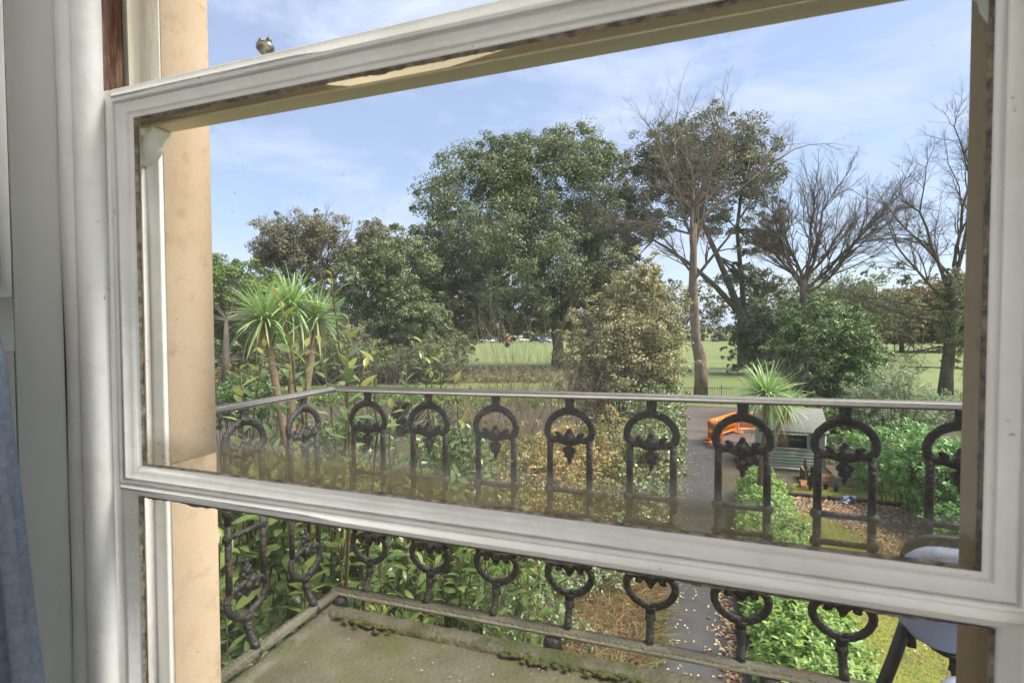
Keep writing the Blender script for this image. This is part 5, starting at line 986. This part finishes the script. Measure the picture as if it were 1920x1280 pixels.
for x in (sx0-0.012, sx1-0.006): MB().add([(x, sy0+0.03, ez), (x, sy1, ez), (x, ym, rz_-0.01), (x+0.018, sy0+0.03, ez), (x+0.018, sy1, ez), (x+0.018, ym, rz_-0.01)], [(0, 1, 2), (3, 5, 4), (0, 2, 5, 3), (1, 4, 5, 2), (0, 3, 4, 1)]).build('gable', 'shed_green', shed)
# raised bed, pots, edging, bag
pl = thing('raised_bed', 'orange brown timber raised bed in front of the shed', 'planter', (3.65, 18.6, 0))
for i in range(3): MB().box(3.25, 4.05, 18.20, 18.245, 0.01+i*0.125, 0.125+i*0.125, bev=0.006).build('plank', 'timber', pl)
for i in range(3):
    for x in (3.25, 4.006): MB().box(x, x+0.044, 18.246, 19.1, 0.01+i*0.125, 0.125+i*0.125, bev=0.006).build('plank', 'timber', pl)
MB().box(3.295, 4.005, 18.25, 19.1, 0.0, 0.33).build('soil_fill', 'soil', pl)
def pot(x, y, r_, h, m, label, rim=True, group=None):
    p_ = MB(); p_.tube([(x, y, 0.01), (x, y, h*0.82), (x, y, h*0.82), (x, y, h), (x, y, h), (x, y, h*0.75)], [r_*0.72, r_*0.93, r_*1.06, r_*1.06, r_*0.9, r_*0.85], 14)
    return tag(p_.build('plant_pot', m, None), label, 'pot', group)
MB_ = MB(); MB_.box(3.04, 3.42, 17.75, 18.0, 0.01, 0.2, bev=0.012); MB_.box(3.07, 3.39, 17.78, 17.97, 0.2005, 0.206)
tag(MB_.build('plant_trough', 'terracotta'), 'small terracotta trough at the corner of the raised bed', 'trough')
pot(3.56, 17.8, 0.075, 0.19, 'blue_bag', 'grey blue pot next to the terracotta trough')
pot(3.74, 17.85, 0.07, 0.17, 'log', 'small dark pot in front of the raised bed')
pot(3.98, 17.7, 0.08, 0.2, 'teal', 'small teal pot on the rear lawn')
for i, (a, b_) in enumerate(((2.55, 3.55), (3.57, 4.6), (4.62, 5.7))):
    lg = MB(); xs = np.linspace(a, b_, 7); lg.tube([(x, 16.82+0.02*math.sin(x*3), 0.06+0.006*math.sin(x*9)) for x in xs], [0.065, 0.07, 0.066, 0.072, 0.068, 0.07, 0.063], 9)
    tag(lg.build('log_edging', 'log', None, True), ['dark log edging in front of the terracotta trough', 'dark log edging behind the crumpled blue bag', 'dark log edging running under the laurel bush'][i], 'log')
bg_ = MB(); bg_.ball((4.02, 16.62, 0.10), 0.17, 16, 12, (1.0, 0.75, 0.65)); bg_.ball((4.12, 16.56, 0.16), 0.09, 12, 9, (1.1, 0.8, 1)); bg_.ball((3.9, 16.52, 0.05), 0.11, 12, 9, (1.2, 0.8, 0.5))
bg_.v = [q_+rng.normal(0, 0.016, q_.shape) for q_ in bg_.v]
tag(bg_.build('plastic_bag', 'blue_bag'), 'crumpled blue grey plastic bag lying on the fallen leaves', 'bag')
# small upright conifer by the raised bed
b = A([3.28, 17.6, 0.0]); t = thing('young_conifer', 'small dark three stemmed conifer growing by the raised bed', 'conifer', tuple(b)); mb = MB(); S_ = []
for dx, h in ((-0.16, 0.95), (0.05, 0.7), (0.30, 1.0), (0.14, 0.8)):
    top = b+A([dx, 0.05, h]); S_.append((*b, *top, 0.02, 0.008)); cloud(mb, [((b[0]+top[0])/2+dx*(u_-0.5), b[1], h*u_, 0.05*(1.25-u_)+0.02, 0.06, 0.09) for u_ in np.linspace(0.2, 1.0, 9)], 900, 0.05, 0.02, R, per=10, shell=0.9)
mb.build('foliage', 'conifer', t); mb = MB(); segs_mesh(mb, S_, 5); mb.build('stems', 'bark_dark', t)
# orange barriers
def barrier(label, p0, p1, h=0.98, group=None, redwhite=True):
    p0, p1 = A(p0, float), A(p1, float); d = p1-p0; ln = float(np.hypot(*d)); a = math.atan2(d[1], d[0]); t = thing('road_barrier', label, 'barrier', (p0[0], p0[1], 0), a, group)
    M_ = Matrix.Translation((p0[0], p0[1], 0)) @ Matrix.Rotation(a, 4, 'Z')
    def pb_(mb, nm, m): return mb.xf(M_).build(nm, m, t)
    f = MB(); f.box(0, 0.05, -0.025, 0.025, 0.1, h, bev=0.01); f.box(ln-0.05, ln, -0.025, 0.025, 0.1, h, bev=0.01); f.box(0.051, ln-0.051, -0.024, 0.024, h-0.06, h-0.001, bev=0.01); f.box(0.051, ln-0.051, -0.024, 0.024, 0.16, 0.24, bev=0.01); f.box(0.051, ln-0.051, -0.0235, 0.0235, h-0.34, h-0.28, bev=0.008)
    pb_(f, 'frame', 'orange')
    n = max(4, int(ln/0.075))
    for i in range(n):
        x = 0.08+(ln-0.16)*i/(n-1); pb_(MB().box(x-0.021, x+0.021, -0.012, 0.012, 0.241, h-0.341), 'slat', 'orange')
    pb_(MB().box(0.052, ln-0.052, -0.010, 0.010, h-0.279, h-0.061), 'board', 'orange')
    k = 3
    for i in range(k):
        x = ln*(i+1)/(k+1); pb_(MB().box(x-0.075, x+0.075, -0.016, -0.011, h-0.25, h-0.10), 'reflector', 'reflect_white' if redwhite else 'orange'); pb_(MB().box(x-0.028, x+0.03, -0.019, -0.0162, h-0.235, h-0.115), 'red_patch', 'reflect_red')
    for x in (0.12, ln-0.12): pb_(MB().box(x-0.045, x+0.045, -0.26, 0.26, 0.015, 0.10, bev=0.015), 'foot', 'orange')
    return t
barrier('orange plastic barrier with red and white patches standing at the end of the path', (0.50, 23.35), (1.02, 22.25))
barrier('orange plastic barrier set back behind the one at the end of the path', (0.56, 23.5), (1.75, 25.9))
barrier('orange plastic barrier farthest into the yard half hidden by the palm', (1.85, 26.0), (3.4, 26.4))
b1 = at(425, 700, 46)
barrier('orange plastic barrier standing under the bright green leafy tree', (b1[0]-1.6, b1[1]), (b1[0]+1.2, b1[1]+0.4), 1.6)
# iron park fence
fe = thing('park_fence', 'low dark iron fence with thin upright bars between the yard and the field', 'fence', (0, 35.0, 0)); fl = lambda x: 34.6+0.24*x
pk = MB(); xs = np.arange(-3.5, 24, 0.14)
S_ = [(x, fl(x), 0.02, x, fl(x), 1.12, 0.009, 0.009) for x in xs]; segs_mesh(pk, S_, 4); pk.build('bars', 'iron', fe, kind='stuff')
for z in (0.22, 1.02): MB().tube([(-3.5, fl(-3.5), z), (24, fl(24), z)], 0.016, 4).build('fence_rail', 'iron', fe)
for x in np.arange(-3.5, 24.1, 2.5): MB().box(x-0.03, x+0.03, fl(x)-0.03, fl(x)+0.03, -0.05, 1.2, bev=0.005).build('post', 'iron', fe)
# gate post and old fence at the end of the path hedge
gp = MB(); gp.box(-0.50, -0.36, 21.6, 21.74, -0.02, 1.35, bev=0.012); gp.box(-0.52, -0.34, 21.58, 21.76, 1.3505, 1.41, bev=0.01); gp.box(-0.47, -0.39, 20.9, 21.599, 0.35, 0.45)
tag(gp.build('gate_post', 'log'), 'dark wooden gate post where the path hedge ends', 'post')
# brown hedge line at the near edge of the field
b = at(800, 715, 46); b[2] = 0
shrub('beech_hedge', 'brown leafed hedge along the near edge of the field', b, [(at(x, 700, 46)[0], at(x, 700, 46)[1], 0.5, 1.6, 1.2, 0.8) for x in range(560, 1080, 26)], 14000, 0.16, 0.09, 'thicket', R, per=22, shell=0.8, cat='hedge')
# small green cabinet with pale roof, teal bin
cb = at(748, 800, 25.2); cx, cy = cb[0], cb[1]
ca = thing('garden_cabinet', 'small green glazed garden cabinet under a pale sloping roof', 'cabinet', (cx, cy, 0))
MB().box(cx-0.42, cx+0.42, cy, cy+0.5, 0.02, 1.3, bev=0.01).build('wall', 'green_paint', ca)
for s in (-1, 1): MB().box(cx+s*0.19-0.15, cx+s*0.19+0.15, cy-0.012, cy-0.002, 0.2, 1.2).build('pane', 'dark_glass', ca)
for x in (-0.40, 0.0, 0.40): MB().box(cx+x-0.03, cx+x+0.03, cy-0.02, cy-0.0005, 0.05, 1.27).build('glazing_bar', 'green_paint', ca)
V = [(cx-0.6, cy-0.15, 1.31), (cx+0.6, cy-0.15, 1.31), (cx+0.6, cy+0.6, 1.31), (cx-0.6, cy+0.6, 1.31), (cx-0.25, cy+0.15, 1.55), (cx+0.25, cy+0.15, 1.55), (cx+0.25, cy+0.3, 1.55), (cx-0.25, cy+0.3, 1.55)]
MB().add(V, [(0, 3, 2, 1), (4, 5, 6, 7), (0, 1, 5, 4), (1, 2, 6, 5), (2, 3, 7, 6), (3, 0, 4, 7)]).build('roof', 'roof_pale', ca)
tb = at(683, 826, 21); bi = MB(); bi.box(tb[0]-0.25, tb[0]+0.25, tb[1]-0.22, tb[1]+0.22, 0.02, 0.62, bev=0.03); bi.box(tb[0]-0.28, tb[0]+0.28, tb[1]-0.25, tb[1]+0.25, 0.6205, 0.70, bev=0.03)
tag(bi.build('storage_bin', 'teal'), 'teal plastic bin with a lid below the bay shrubs', 'bin')

# parked cars beyond the field
def car(label, x, y, a, m, van=False):
    t = thing('parked_car', label, 'car', (x, y, 0.0), a, 'cars parked beyond the field'); M_ = Matrix.Translation((x, y, 0.05)) @ Matrix.Rotation(a, 4, 'Z')
    def pb_(mb, nm, mm): return mb.xf(M_).build(nm, mm, t)
    side = [(-2.1, 0.32), (2.1, 0.32), (2.15, 0.62), (2.0, 0.82), (1.15, 0.93), (-1.75, 0.98), (-2.1, 0.9), (-2.16, 0.6)]
    roof_ = [(-1.72, 0.975), (1.1, 0.925), (0.45, 1.42), (-1.1, 1.45)] if not van else [(-2.05, 0.95), (1.3, 0.92), (0.85, 1.9), (-2.0, 1.95)]
    pb_(MB().prism(side, -0.86, 0.86), 'body', m); pb_(MB().prism(roof_, -0.72, 0.72), 'cabin', m)
    gls = [(-1.45, 1.0), (0.85, 0.97), (0.38, 1.34), (-1.0, 1.37)] if not van else [(0.1, 1.1), (1.1, 1.1), (0.78, 1.7), (0.1, 1.72)]
    for y0, y1 in ((-0.735, -0.721), (0.721, 0.735)): pb_(MB().prism(gls, y0, y1), 'side_window', 'dark_glass')
    for wx in (-1.35, 1.35):
        for wy in (-0.80, 0.80):
            wl = pb_(MB().tube([(wx, wy-0.1, 0.30), (wx, wy+0.1, 0.30)], 0.32, 14), 'wheel', 'rubber'); wl2 = MB().tube([(wx, wy-0.105, 0.30), (wx, wy+0.105, 0.30)], 0.19, 10).xf(M_).build('rim', 'steel', wl)
    return t
for x, y, d, m, lab, v in ((735, 655, 104, 'car_red', 'red parked car below the olive evergreen', False), (716, 648, 120, 'car_silver', 'silver parked car behind the red one', False), (912, 637, 150, 'car_white', 'white parked car at the left end of the row beyond the huge oak', False), (935, 637, 152, 'car_silver', 'silver parked car in the row beyond the huge oak', False), (952, 638, 148, 'car_red', 'red parked car in the row beyond the huge oak', False), (985, 636, 154, 'car_white', 'white van in the row beyond the huge oak', True), (1008, 637, 152, 'car_black', 'black parked car next to the white van', False), (1022, 637, 150, 'car_blue', 'dark blue parked car near the oak trunk', False)):
    p_ = at(x, y, d); car(lab, p_[0], p_[1], 0.35+0.1*RND.random(), m, v)
